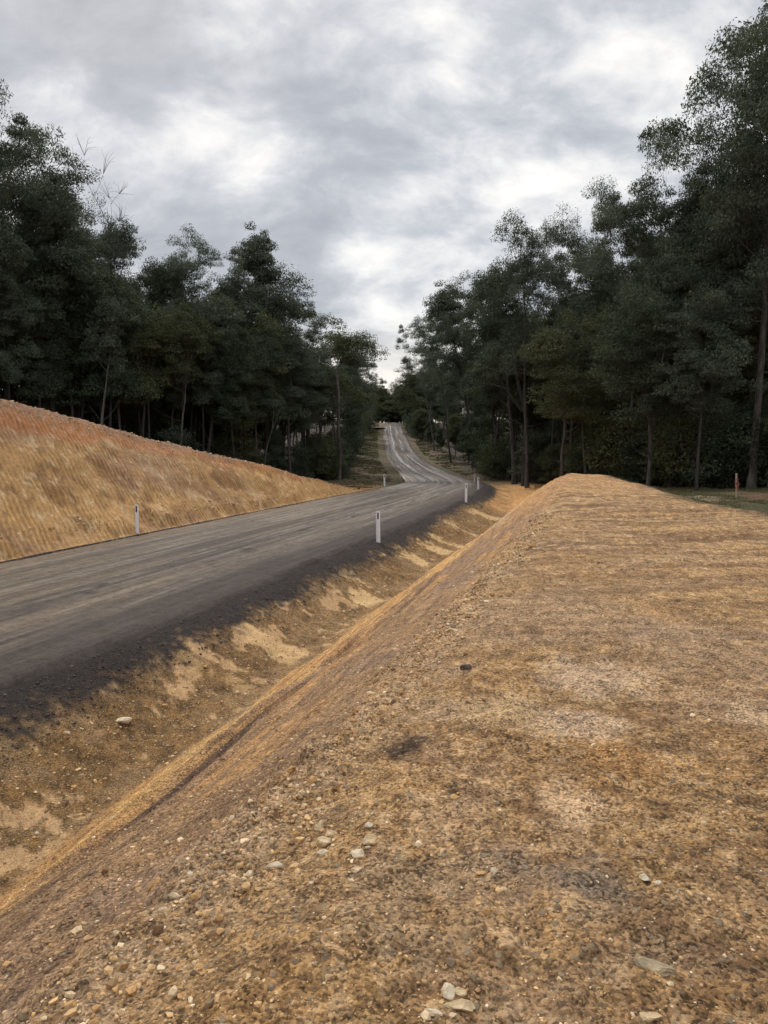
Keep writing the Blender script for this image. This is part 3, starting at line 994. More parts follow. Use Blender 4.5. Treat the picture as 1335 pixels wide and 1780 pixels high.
def gum(seed, H=20.0, crown_r=4.0, base=0.48, n_limb=11, clump=0.75, per=150, leaf='leaf', bark='bark', r0=0.19,
        lean=0.02, dead_low=6, size=(0.18, 0.029), conic=-1.0, deadtop=False, forks=False, droop=0.9, sub=(2, 4)):
    rg = np.random.default_rng(seed)
    T = TubeSet()
    n = 18
    pts = [np.zeros(3)]
    d = unit([rg.normal(0, lean), rg.normal(0, lean), 1])
    top = H * (0.93 if deadtop else 0.80 if conic < 0 else 0.9)
    for i in range(n):
        d = unit(d + rg.normal(0, 0.035, 3) * [1, 1, 0] + np.array([0, 0, 0.05]))
        pts.append(pts[-1] + d * top / n)
    pts = np.array(pts)
    pts[:, :2] *= 1.0
    tt = np.linspace(0, 1, n + 1)
    rad = r0 * ((1 - tt) ** 0.85 * 0.94 + 0.05)
    rad[0] *= 1.35
    T.tube(pts, rad, 8)

    def at(t):
        return np.array([np.interp(t, tt, pts[:, k]) for k in range(3)]), float(np.interp(t, tt, rad))
    cen, rds = [], []
    stems = [(at, 1.0, base)]
    az = rg.random() * 6.28
    for i in range(n_limb):
        t = base + (0.97 - base) * (i + 0.3 * rg.random()) / n_limb
        az += 2.4 + rg.normal(0, 0.4)
        p, r = at(t)
        tl = (t - base) / (1 - base)
        if conic < 0:
            prof = (0.62 + 0.42 * math.sin(math.pi * (0.1 + 0.62 * tl))) * (0.66 + 0.5 * rg.random())
        else:
            prof = (1 - tl) ** (0.35 + conic) * (0.72 + 0.55 * rg.random())
        el = math.radians(34 + (44 if conic < 0 else 32) * tl + rg.normal(0, 9))
        L = crown_r * max(prof, 0.22) / max(math.cos(el), 0.62) * 0.85
        dirv = np.array([math.cos(az) * math.cos(el), math.sin(az) * math.cos(el), math.sin(el)])
        lp, lr, ld = branch(rg, p, dirv, L, max(r * 0.52, 0.03), 7, up=0.35, wob=0.13)
        T.tube(lp, lr, 5)
        ns = rg.integers(*sub)
        for j in range(ns):
            tj = 0.38 + 0.62 * (j + rg.random() * 0.6) / ns
            k = min(int(tj * 7), 6)
            q = lp[k] + (lp[k + 1] - lp[k]) * (tj * 7 - k if tj * 7 - k < 1 else 1)
            dv = unit(ld + rg.normal(0, 0.62, 3) + [0, 0, 0.22])
            sp, sr, sd_ = branch(rg, q, dv, L * (0.36 + 0.26 * rg.random()), max(lr[k] * 0.55, 0.014), 4, up=0.25, wob=0.2)
            T.tube(sp, sr, 4)
            RL = clump * (1.25 + 0.75 * rg.random())
            lc_ = sp[-1]
            for m_ in range(rg.integers(6, 9)):
                uu = unit(rg.normal(size=3))
                uu[2] = abs(uu[2]) * 1.25 - 0.35
                e = lc_ + uu * RL * np.array([0.85, 0.85, 0.95])
                T.tube(np.array([sp[-2], (sp[-1] + e) / 2 + rg.normal(0, .06, 3), e]), [0.016, 0.011, 0.006], 3)
                cen.append(e)
                rds.append(RL * (0.42 + 0.22 * rg.random()))
    if not deadtop:
        for _ in range(9):
            cen.append(pts[-1] + rg.normal(0, 0.8, 3) * clump + np.array([0, 0, 0.2]))
            rds.append(clump * (0.5 + 0.3 * rg.random()))
    else:
        for _ in range(2):
            a, t0 = rg.random() * 6.28, 0.86 + 0.12 * rg.random()
            p, r = at(t0)
            bp_, br, _d = branch(rg, p, [math.cos(a) * .5, math.sin(a) * .5, 1], 0.7 + rg.random() * 0.9, 0.02, 5, wob=0.25)
            T.tube(bp_, br, 4)
        keep = [i for i, c_ in enumerate(cen) if c_[2] < H * 0.86]
        cen, rds = [cen[i] for i in keep], [rds[i] for i in keep]
    # bare dead branches below the crown
    for i in range(dead_low):
        t = rg.uniform(0.18, base + 0.1)
        p, r = at(t)
        a = rg.random() * 6.28
        L = rg.uniform(0.8, 2.6)
        bp_, br, bd = branch(rg, p, [math.cos(a), math.sin(a), rg.uniform(0.2, 0.9)], L, max(r * 0.25, 0.02), 5, up=0.4, wob=0.22)
        T.tube(bp_, br, 4)
        if rg.random() < 0.5:
            b2, r2, _d = branch(rg, bp_[3], unit(bd + rg.normal(0, .6, 3)), L * 0.5, br[3] * .6, 4, wob=0.25)
            T.tube(b2, r2, 3)
    tm = T.mesh('trunk', MAT[bark])
    cm = leaves_mesh('crown', rg, cen, rds, int(per * 1.45), size, MAT[leaf], droop=droop)
    top_z = float(max(sorted(c_[2] + r_ * 0.6 for c_, r_ in zip(cen, rds))[-4], pts[-1][2] if deadtop else 0))
    hi = np.array([c_ for c_ in cen if c_[2] > top_z * 0.84])
    return dict(trunk=tm, crown=cm, H=top_z, tx=float(hi[:, 0].mean()), ty=float(hi[:, 1].mean()))


def bush(seed, H=3.0, R=1.5, leaf='leaf_dark', per=110, n=34, size=(0.11, 0.022)):
    rg = np.random.default_rng(seed)
    T = TubeSet()
    cen, rds = [], []
    for i in range(7):
        a = rg.random() * 6.28
        p, r, d = branch(rg, [rg.normal(0, .12), rg.normal(0, .12), 0], [math.cos(a) * .5, math.sin(a) * .5, 1], H * rg.uniform(.6, 1.0), 0.035, 5, wob=0.15)
        T.tube(p, r, 4)
        for k in range(2, 6):
            cen.append(p[k] + rg.normal(0, .22 * R, 3) * [1, 1, .4])
            rds.append(R * rg.uniform(.28, .5))
    for i in range(n):
        a, z = rg.random() * 6.28, rg.random()
        rr = R * math.sqrt(rg.random()) * (1 - 0.5 * z)
        cen.append(np.array([math.cos(a) * rr, math.sin(a) * rr, 0.12 * H + z * H * 0.8]))
        rds.append(R * rg.uniform(.22, .42))
    tm = T.mesh('stem', MAT['bark_dark'])
    cm = leaves_mesh('foliage', rg, cen, rds, per * 2, size, MAT[leaf], droop=0.3, flat=0.8)
    return dict(trunk=tm, crown=cm, H=H)


PROTO = {
    'tall': [gum(1, 22, 4.2, 0.58, 10, 0.8, 170), gum(2, 22, 3.6, 0.54, 11, 0.75, 165),
             gum(3, 22, 4.6, 0.60, 11, 0.85, 190, bark='bark', r0=0.2), gum(4, 22, 3.8, 0.52, 12, 0.78, 165, leaf='leaf'),
             gum(5, 22, 4.0, 0.52, 12, 0.9, 170, bark='bark_dark')],
    'narrow': [gum(11, 20, 2.6, 0.40, 15, 0.72, 150, conic=0.35, r0=0.19), gum(12, 20, 2.3, 0.48, 13, 0.7, 150, r0=0.17, bark='bark_dark'),
               gum(13, 20, 2.7, 0.36, 15, 0.75, 140, leaf='leaf_dark', conic=0.2, r0=0.18)],
    'mid': [gum(21, 14, 2.4, 0.45, 13, 0.75, 150, leaf='leaf_dark', r0=0.15), gum(22, 14, 2.6, 0.48, 12, 0.8, 150, leaf='leaf_olive', r0=0.14),
            gum(23, 14, 2.2, 0.42, 14, 0.7, 150, leaf='leaf_dark', r0=0.14, bark='bark_dark'), gum(24, 14, 2.5, 0.48, 12, 0.75, 150, leaf='leaf', r0=0.13)],
    'pole': [gum(31, 13, 1.3, 0.62, 7, 0.5, 80, leaf='leaf', r0=0.13, dead_low=7, bark='bark_pale', lean=0.05),
             gum(32, 13, 1.4, 0.70, 6, 0.55, 90, leaf='leaf_olive', r0=0.12, dead_low=8, bark='bark', lean=0.08),
             gum(33, 13, 1.5, 0.55, 8, 0.6, 90, leaf='leaf_olive', r0=0.14, dead_low=7, bark='bark_dark', lean=0.04)],
    'dense': [gum(41, 10, 2.3, 0.08, 24, 0.7, 170, leaf='leaf_dark', r0=0.13, bark='bark_dark', conic=0.3, droop=0.5),
              gum(42, 10, 2.6, 0.10, 24, 0.75, 160, leaf='leaf_olive', r0=0.12, bark='bark', conic=0.2)],
    'deadtop': [gum(51, 21, 2.9, 0.46, 13, 0.75, 150, deadtop=True, bark='bark_pale', r0=0.2)],
    'bush': [bush(61), bush(62, 2.6, 1.7, 'leaf_olive'), bush(63, 3.4, 1.4, 'leaf_dark')],
    'low': [bush(71, 1.1, 0.8, 'leaf_olive', 60, 16, (0.12, 0.03)), bush(72, 0.9, 0.9, 'leaf_dark', 60, 16, (0.12, 0.03))],
}
placed = []


def plant(kind, var, X, Y, top_z=None, H=None, label='', group=None, rot=None, wide=1.0, name=None, cat=None, lean=(0, 0)):
    p = PROTO[kind][var % len(PROTO[kind])]
    zb = tz(X, Y) - 0.08
    if H is None:
        H = top_z - zb
    s = H / p['H']
    shrub = kind in ('bush', 'low')
    root = bpy.data.objects.new(name or ('shrub' if shrub else 'understorey_tree' if kind == 'dense' else 'gum_tree'), None)
    COL.objects.link(root)
    root.empty_display_size = 0.3
    root.location = (X, Y, zb)
    root.scale = (s * wide, s * wide, s)
    root.rotation_euler = (lean[0], lean[1], rot if rot is not None else random.uniform(0, 6.28))
    root['label'] = label
    root['category'] = cat or ('shrub' if shrub else 'tree')
    if group:
        root['group'] = group
    link('stem' if shrub else 'trunk', p['trunk'], root)
    link('foliage' if shrub else 'crown', p['crown'], root)
    placed.append((X, Y))
    return root


def sky_tree(px, top, depth, kind, var, label, rot, wide=1.0, lean=(0, 0)):
    """a tree of the skyline: stands at its own depth; height follows from how high its top reaches"""
    X0 = X = (px - CX) / F_PX * depth
    v = px_dir(px, top)
    tzv = v.z * depth / v.y
    if depth > 60:      # keep the trunk off the verge; the tree leans out over it
        X = min(X, left_edge(depth) - 0.5) if px < 665 else max(X, right_edge(depth) + 0.3)
        a = math.atan((X0 - X) / (tzv + 3))
        lean = (0, max(-0.16, min(0.16, a)))
        rot = 0.0
    # stand the trunk so that the head of the tree, not its foot, is at that bearing
    p = PROTO[kind][var % len(PROTO[kind])]
    k = (tzv - tz(X, depth)) / p['H'] * wide
    X -= k * (p['tx'] * math.cos(rot) - p['ty'] * math.sin(rot))
    plant(kind, var, X, depth, top_z=tzv, label=label, rot=rot, wide=wide, lean=lean)


SKY = [
    (-22, 110, 41, 'tall', 0, 'tallest dark gum tree cut off by the left edge of the photo', 0.4, 1.0),
    (5, 205, 44, 'tall', 2, 'full-crowned gum tree just inside the left edge behind the tallest one', 2.0, 1.0),
    (105, 325, 49, 'narrow', 0, 'slim gum tree between the broad spreading tree and the forked one', 1.0, 1.2),
    (60, 262, 47, 'tall', 1, 'broad spreading gum tree highest above the left end of the orange cutting', 1.3, 1.15),
    (140, 350, 52, 'tall', 3, 'gum tree with open forked crown beside the one with the dead top', 2.2, 0.9),
    (208, 368, 58, 'deadtop', 0, 'gum tree with bare dead twigs sticking out of its top', 0.0, 0.95),
    (345, 412, 60, 'tall', 2, 'round-topped gum tree right of the dead-topped tree on the left skyline', 3.0, 0.95),
    (290, 450, 57, 'narrow', 2, 'shorter gum tree filling the dip before the round-topped tree', 1.0, 1.1),
    (458, 415, 66, 'narrow', 0, 'narrow pointed gum tree standing alone above the left skyline', 5.0, 1.05),
    (408, 480, 62, 'narrow', 1, 'slim gum tree between the round-topped and the pointed tree', 2.0, 1.1),
    (498, 490, 68, 'mid', 3, 'gum tree tucked against the right side of the pointed tree', 2.6, 1.1),
    (545, 535, 74, 'tall', 4, 'gum tree stepping down right of the pointed tree', 1.9, 0.75),
    (600, 560, 82, 'mid', 1, 'rounded olive gum tree at the road end of the left forest', 0.7, 1.3),
    (622, 600, 98, 'mid', 3, 'low gum tree overhanging the left verge of the distant road', 1.7, 1.2),
    (642, 640, 135, 'tall', 2, 'last gum tree on the left where the forest meets the sky gap', 2.7, 1.0),
    (20, 470, 44, 'narrow', 1, 'dark-trunked gum tree in front at the left edge of the photo', 1.1, 1.1),
    (180, 470, 50, 'mid', 0, 'dense gum tree below the dead-topped tree', 2.9, 1.2),
    (1345, -60, 38, 'tall', 1, 'tallest gum tree running out of the top right corner', 2.2, 1.0),
    (1350, 110, 37, 'tall', 3, 'gum tree cut off by the right edge of the photo', 0.2, 1.0),
    (1375, -10, 38, 'tall', 0, 'broad gum crown filling the right edge below the corner tree', 4.0, 1.2),
    (1158, 215, 46, 'tall', 0, 'tall gum tree with rounded dome crown on the right skyline', 0.9, 0.95),
    (1078, 315, 48, 'tall', 2, 'gum tree with fanned bare limbs left of the dome-crowned tree', 4.1, 0.85),
    (1262, 215, 42, 'tall', 4, 'gum tree filling the gap left of the corner tree', 3.3, 0.9),
    (1205, 330, 44, 'narrow', 0, 'slim gum tree between the dome-crowned tree and the corner trees', 3.9, 1.1),
    (982, 376, 61, 'tall', 3, 'gum tree with small rounded top right of the wide double crown', 1.4, 0.72),
    (912, 392, 60, 'tall', 3, 'wide gum tree with dark forked trunk in the middle of the right forest', 2.0, 0.95),
    (1024, 428, 56, 'narrow', 1, 'slim gum tree in the dip left of the fanned tree', 0.5, 1.0),
    (860, 462, 66, 'narrow', 2, 'gum tree reaching left from the wide double crown', 1.2, 1.3),
    (808, 478, 76, 'tall', 4, 'broad flat-topped gum tree halfway down the right skyline', 2.4, 0.9),
    (765, 502, 88, 'narrow', 0, 'small-headed gum tree left of the flat-topped tree', 3.1, 1.3),
    (735, 545, 98, 'tall', 0, 'gum tree low on the right skyline near the road', 5.1, 0.85),
    (714, 556, 122, 'tall', 2, 'gum tree whose branch hangs out over the sky gap', 3.7, 0.8),
    (712, 640, 170, 'mid', 1, 'distant gum tree at the right side of the sky gap', 0.3, 1.3),
    (960, 560, 50, 'mid', 1, 'olive gum tree in front of the wide double crown', 1.6, 1.3),
    (1110, 520, 42, 'mid', 0, 'dense leafy gum tree above the earth mound', 2.3, 1.2),
    (1230, 500, 38, 'mid', 3, 'leafy gum tree in front near the pink stake', 0.8, 1.2),
]
for (px, top, dep, kind, var, lab, rot, wide) in SKY:
    sky_tree(px, top, dep, kind, var, lab, rot, wide)

# skyline limit for the trees that fill the forest (they stay below the heads of the skyline trees)
SL = np.array([(-200, 60), (0, 290), (60, 330), (120, 380), (165, 450), (200, 400), (240, 430), (262, 490), (290, 480), (330, 450),
               (370, 460), (405, 510), (430, 560), (450, 490), (480, 500), (510, 545), (545, 575), (600, 590), (630, 630),
               (650, 668), (662, 690), (672, 690), (700, 620), (720, 590), (740, 560), (765, 540), (800, 515), (840, 500), (880, 450),
               (920, 440), (980, 430), (1010, 450), (1030, 480), (1060, 400), (1100, 350), (1150, 330), (1200, 360),
               (1230, 350), (1260, 300), (1290, 180), (1335, 120), (1500, 40)])


def max_top(X, Y):
    px = CX + X / Y * F_PX
    drop = 45.0 if px < 600 else np.interp(px, [600, 660, 720, 800, 1500], [25, 8, 8, 35, 60])
    return px, np.interp(px, SL[:, 0], SL[:, 1]) + drop


def fill(side, n, y0, y1, depth_max, kinds, hr, label, group, mind=1.7, seed=0, offmin=0.0, power=1.0):
    rg = random.Random(seed)
    done, tries = 0, 0
    while done < n and tries < n * 60:
        tries += 1
        Y = y0 + (y1 - y0) * rg.random() ** power
        off = offmin + rg.random() * (depth_max - offmin)
        X = left_edge(Y) - off if side == 'L' else right_edge(Y) + off
        px, lim = max_top(X, Y)
        if px < -190 or px > 1520:
            continue
        if any((X - a) ** 2 + (Y - b) ** 2 < mind ** 2 for a, b in placed):
            continue
        kind = rg.choice(kinds)
        zb = tz(X, Y)
        H = rg.uniform(*hr)
        v = px_dir(px, lim)
        hmax = v.z * Y / v.y - zb
        if H > hmax:
            H = hmax * rg.uniform(0.88, 1.0)
        if H < hr[0] * 0.35:
            continue
        nm = rg.randrange(9)
        plant(kind, nm, X, Y, H=H, label=label, group=group, rot=rg.uniform(0, 6.28), wide=rg.uniform(0.9, 1.15),
              lean=(rg.gauss(0, 0.02), rg.gauss(0, 0.02)))
        done += 1
    return done


fill('L', 46, 36, 72, 6, ['pole', 'pole', 'pole', 'narrow', 'mid'], (10, 17), 'slender gum sapling in the front row of the left forest behind the orange cutting', 'front row saplings of the left forest', 1.1, 1)
fill('L', 30, 34, 75, 24, ['narrow', 'narrow', 'tall', 'narrow'], (14, 22), 'dark gum tree crowded deep inside the left forest', 'trees deep in the left forest', 1.9, 2)
fill('L', 22, 75, 220, 14, ['mid', 'tall', 'narrow', 'dense'], (10, 18), 'gum tree lining the left side of the distant road', 'trees lining the distant road on the left', 2.2, 3)
fill('R', 42, 30, 78, 6, ['pole', 'pole', 'pole', 'narrow', 'mid'], (10, 17), 'slender gum sapling in the front row of the right forest behind the earth mound', 'front row saplings of the right forest', 1.1, 4)
fill('R', 34, 28, 76, 24, ['narrow', 'narrow', 'tall', 'narrow'], (14, 24), 'dark gum tree crowded deep inside the right forest', 'trees deep in the right forest', 1.9, 5)
fill('R', 22, 76, 220, 14, ['mid', 'tall', 'narrow', 'dense'], (10, 18), 'gum tree lining the right side of the distant road', 'trees lining the distant road on the right', 2.2, 6)
fill('R', 34, 29, 80, 3.5, ['bush', 'bush', 'dense'], (2.4, 5.0), 'dark leafy undergrowth shrub along the foot of the right forest', 'undergrowth along the right forest edge', 0.9, 7)
fill('R', 30, 28, 50, 3.0, ['bush', 'bush', 'dense'], (3.0, 6.5), 'tall leafy shrub at the forest foot behind the grass strip and stake', 'tall shrubs behind the grass strip', 0.9, 27)
fill('L', 9, 38, 66, 4.0, ['bush'], (2.0, 4.0), 'tall leafy shrub at the forest foot behind the orange cutting', 'tall shrubs behind the cutting', 0.9, 28)
fill('L', 26, 52, 90, 3.0, ['bush', 'bush', 'dense'], (2.0, 4.5), 'dark undergrowth shrub along the foot of the left forest', 'undergrowth along the left forest edge', 0.9, 8)
fill('R', 16, 80, 200, 2.0, ['dense', 'bush'], (3, 7), 'bushy tree at the verge on the right of the distant road', 'bushy trees on the right verge', 1.2, 9)
fill('L', 14, 90, 200, 2.0, ['dense', 'bush'], (2.5, 6), 'bushy tree at the verge on the left of the distant road', 'bushy trees on the left verge', 1.2, 10)
fill('L', 56, 40, 95, 24, ['dense'], (6, 10), 'bushy understorey tree in the shade of the left forest', 'understorey trees of the left forest', 1.2, 21, 9)
fill('R', 56, 32, 95, 24, ['dense'], (6, 10), 'bushy understorey tree in the shade of the right forest', 'understorey trees of the right forest', 1.2, 22, 9)
fill('R', 16, 185, 245, 14, ['dense', 'mid'], (9, 14), 'distant bushy tree on the right where the road tops its rise', 'distant trees right of the rise', 1.5, 31)
# far trees closing the road's end
rg = random.Random(12)
for i in range(40):
    Y = rg.uniform(248, 290)
    X = rg.uniform(-13, 16)
    px = CX + X / Y * F_PX
    v = px_dir(px, rg.uniform(670, 700) if i % 4 else 667)
    plant(rg.choice(['dense', 'dense', 'mid']), i, X, Y, top_z=v.z * Y / v.y, label='small distant gum tree closing off the end of the road',
          group='far trees at the end of the road', rot=rg.uniform(0, 6), wide=1.25)


for i in range(30):
    Y = rg.uniform(247, 262)
    X = rg.uniform(-10, 14)
    plant('dense' if i % 3 else 'bush', i, X, Y, H=rg.uniform(5, 11) if i % 3 else rg.uniform(3, 5), label='low distant bushy tree filling in under the far trees at the end of the road',
          group='low bushy trees at the end of the road', rot=rg.uniform(0, 6), wide=1.5)


# leaning pale trunks picked out against the dark wood
def bare_trunk(name, pts_px, depth, r, label, mat='bark_pale'):
    T = TubeSet()
    base = None
    for (line, r0, r1) in pts_px:
        P = []
        for i, (px, py) in enumerate(line):
            v = px_dir(px, py)
            k = depth / v.y
            P.append(np.array([v.x * k, depth + 0.35 * math.sin(i * 1.7), v.z * k]))
        P = np.array(P)
        if base is None:
            base = np.array([P[0][0], P[0][1], tz(P[0][0], P[0][1]) - 0.1])
            P[0] = base
        tt = np.linspace(0, 1, len(P) * 4)
        Q = np.stack([np.interp(tt, np.linspace(0, 1, len(P)), P[:, k]) for k in range(3)], 1)
        T.tube(Q - base, np.linspace(r0, r1, len(Q)), 7)
    o = link(name, T.mesh('trunk', MAT[mat]), None, label=label, category='tree')
    o.location = base
    return o


bare_trunk('bare_tree', [([(455, 800), (462, 780), (474, 745), (477, 715)], 0.075, 0.03), ([(474, 745), (486, 712), (498, 690)], 0.03, 0.015)], 56, 0.1,
           'pale leaning sapling trunk just above the lower end of the orange cutting', 'bark')
bare_trunk('bare_tree', [([(911, 836), (914, 780), (916, 735), (908, 700), (900, 660), (897, 600)], 0.30, 0.10),
                         ([(908, 715), (880, 676), (860, 640), (845, 615)], 0.13, 0.04), ([(880, 676), (850, 665), (832, 655)], 0.07, 0.03),
                         ([(916, 745), (898, 732), (880, 728)], 0.08, 0.03)], 62, 0.3,
           'thick forked trunk at the front of the right forest left of the mound', 'bark')
bare_trunk('bare_tree', [([(590, 836), (592, 790), (588, 740), (590, 690), (584, 640)], 0.17, 0.08)], 64, 0.2,
           'straight grey-brown trunk rising where the orange cutting ends', 'bark')
bare_trunk('bare_tree', [([(1020, 835), (1016, 760), (1010, 690), (1008, 650)], 0.10, 0.06)], 50, 0.1,
           'thin pale sapling trunk straight behind the top of the mound')


# ------------------------------------------------------------------ grass on the verges
def build_grass():
    rg = np.random.default_rng(5)
    P = []
    n = 26000
    Y = rg.uniform(22, 40, n)
    X = rg.uniform(8, 26, n)
    _, m = terrain(X, Y, False)
    ok = (m['q'] - m['oe'] > 0.6) & (X < right_edge(Y) + 2)
    P.append(np.stack([X[ok], Y[ok]], 1))
    Y = rg.uniform(48, 200, 60000)
    X = rg.uniform(-8, 12, 60000)
    _, m = terrain(X, Y, False)
    ok = ((m['e'] > 1.2) & (X > left_edge(Y) - 1.5) & (Y > 55)) | ((m['q'] > 1.3) & (Y > 72) & (X < right_edge(Y) + 1.5))
    P.append(np.stack([X[ok], Y[ok]], 1))
    P = np.vstack(P)
    patch = fbm(P[:, 0] * 0.6, P[:, 1] * 0.6, 3, 301)
    P = P[patch > 0.44 + 0.1 * rg.random(len(P))]
    z, _ = terrain(P[:, 0], P[:, 1])
    k = 5
    C = np.repeat(np.column_stack([P, z - 0.01]), k, axis=0)
    n = len(C)
    C[:, :2] += rg.normal(0, 0.06, (n, 2))
    a = rg.random(n) * 6.28
    far = np.clip(C[:, 1] / 60, 0.6, 2.2)
    h = rg.uniform(0.05, 0.16, n) * far ** 0.5
    w = rg.uniform(0.008, 0.02, n) * far
    side = np.stack([np.cos(a), np.sin(a), a * 0], 1)
    lean = rg.normal(0, 0.5, (n, 2)) * h[:, None]
    tip = C + np.column_stack([lean, h])
    V = np.stack([C - side * w[:, None], C + side * w[:, None], tip], 1).reshape(-1, 3)
    me = mesh_np('grass', V, np.arange(n * 3).reshape(n, 3), MAT['grass'], False, attrs={'tint': np.repeat(rg.random(n), 3)})
    link('grass', me, kind='stuff', label='short patchy green grass on the verges by the forest', category='grass')


build_grass()


# ------------------------------------------------------------------ stones
def rock_template(seed, sub=2, squash=(1, 1, 0.7), rough=0.28):
    import bmesh
    bm = bmesh.new()
    bmesh.ops.create_icosphere(bm, subdivisions=sub, radius=0.5)
    rg = np.random.default_rng(seed)
    V = np.array([v.co[:] for v in bm.verts])
    F = np.array([[v.index for v in f.verts] for f in bm.faces])
    bm.free()
    for _ in range(9):           # chip flat facets off the ball
        nrm = unit(rg.normal(size=3))
        dlim = rg.uniform(0.26, 0.42)
        k = V @ nrm
        V = V - np.outer(np.maximum(k - dlim, 0), nrm)
    V = V * (1 + rg.normal(0, 0.05 if sub > 1 else 0.13, (len(V), 1)))
    return V * np.asarray(squash), F


def build_gravel():
    rg = np.random.default_rng(9)
    temps = [rock_template(s, 1, (1, rg.uniform(.6, .95), rg.uniform(.45, .8))) for s in range(8)]
    pts, sizes = [], []

    def add(X, Y, sz):
        pts.append(np.stack([X, Y], 1))
        sizes.append(sz)
    # scattered on the bench, denser near the viewer where they show
    n = 13000
    r = 1.6 + 11 * rg.random(n) ** 1.3
    a = rg.uniform(-0.62, 0.62, n)
    add(r * np.sin(a), r * np.cos(a), rg.lognormal(math.log(0.009), 0.5, n) * (0.8 + r * 0.06))
    # clusters
    for _ in range(190):
        r0, a0 = 1.8 + 9 * rg.random() ** 1.2, rg.uniform(-0.55, 0.55)
        k = rg.integers(10, 34)
        add(r0 * math.sin(a0) + rg.normal(0, 0.11, k) * (1 + r0 * .15), r0 * math.cos(a0) + rg.normal(0, 0.09, k) * (1 + r0 * .15),
            rg.lognormal(math.log(0.014), 0.5, k) * (0.8 + r0 * 0.06))
    # windrow along the crest of the bank: the line q = 5.2 beyond the road edge
    n = 26000
    yf = -6 + 26 * rg.random(n) ** 1.1
    qq = 5.25 + rg.normal(0, 0.17, n) + rg.normal(0, .5, n) * (rg.random(n) < .12)
    th = np.interp(yf, TY, TTH)
    D = qq + 3.6
    X = np.interp(yf, TY, TX) + D * np.cos(th)
    Y = yf - D * np.sin(th)
    heavy = vnoise(yf * 0.9, yf * 0, 8)
    keep = rg.random(n) < 0.25 + 0.85 * heavy ** 1.3
    add(X[keep], Y[keep], (rg.lognormal(math.log(0.019), 0.55, n) * (0.8 + 0.02 * np.abs(yf)))[keep])
    # drain and shoulder
    n = 10000
    yf = -2 + 40 * rg.random(n) ** 1.2
    D = 3.5 + 2.2 * rg.random(n)
    th = np.interp(yf, TY, TTH)
    add(np.interp(yf, TY, TX) + D * np.cos(th), yf - D * np.sin(th), rg.lognormal(math.log(0.03), 0.4, n))
    # top and foot of the cut
    n = 1500
    yf = 8 + 38 * rg.random(n)
    hh = cut_h(yf)
    D = -(3.6 + 0.3 + hh * 1.17 * rg.choice([0.05, 1.0, 1.05, .9], n) + rg.normal(0, .15, n) + .2)
    th = np.interp(yf, TY, TTH)
    add(np.interp(yf, TY, TX) + D * np.cos(th), yf - D * np.sin(th), rg.lognormal(math.log(0.07), 0.4, n))
    P = np.vstack(pts)
    S = np.concatenate(sizes)
    S = np.clip(S, 0.008, 0.16)
    ok = (np.hypot(P[:, 0], P[:, 1]) > 1.3)
    P, S = P[ok], S[ok]
    S = np.minimum(S, 0.022 + 0.012 * np.hypot(P[:, 0], P[:, 1]))
    z, m = terrain(P[:, 0], P[:, 1])
    n = len(P)
    which = rg.integers(0, len(temps), n)
    pal = 1.15 * np.array([lin(186, 152, 108), lin(164, 128, 84), lin(144, 114, 80), lin(196, 172, 136), lin(126, 104, 82), lin(108, 80, 56), lin(206, 186, 154)])
    wts = np.array([.28, .27, .17, .14, .07, .03, .04])
    ci = rg.choice(len(pal), n, p=wts / wts.sum())
    colr = pal[ci] * rg.uniform(0.8, 1.15, (n, 1))
    darkz = (m['q'] < 0.9) & (m['q'] > -1) & (m['d'] > 0)
    colr[darkz] = lin(78, 68, 62) * rg.uniform(0.6, 1.3, (int(darkz.sum()), 1))
    Vs, Fs, Cs, base = [], [], [], 0
    for t, (TV, TF) in enumerate(temps):
        sel = np.where(which == t)[0]
        k = len(sel)
        a = rg.random(k) * 6.28
        ca, sa = np.cos(a), np.sin(a)
        V = TV[None] * S[sel][:, None, None] * rg.uniform(.75, 1.25, (k, 1, 3))
        tilt = rg.normal(0, .35, k)
        y2 = V[..., 1] * np.cos(tilt)[:, None] - V[..., 2] * np.sin(tilt)[:, None]
        z2 = V[..., 1] * np.sin(tilt)[:, None] + V[..., 2] * np.cos(tilt)[:, None]
        x3 = V[..., 0] * ca[:, None] - y2 * sa[:, None]
        y3 = V[..., 0] * sa[:, None] + y2 * ca[:, None]
        W = np.stack([x3 + P[sel, 0][:, None], y3 + P[sel, 1][:, None], z2 + (z[sel] + S[sel] * 0.04)[:, None]], -1)
        Vs.append(W.reshape(-1, 3))
        F = TF[None] + (np.arange(k) * len(TV))[:, None, None] + base
        Fs.append(F.reshape(-1, 3))
        Cs.append(np.repeat(colr[sel], len(TV), axis=0))
        base += k * len(TV)
    me = mesh_np('loose_gravel', np.vstack(Vs), np.vstack(Fs), MAT['gravel'], False, attrs={'albedo': np.vstack(Cs)})
    link('loose_gravel', me, kind='stuff', label='loose tan gravel and small stones strewn over the bank', category='gravel')


build_gravel()

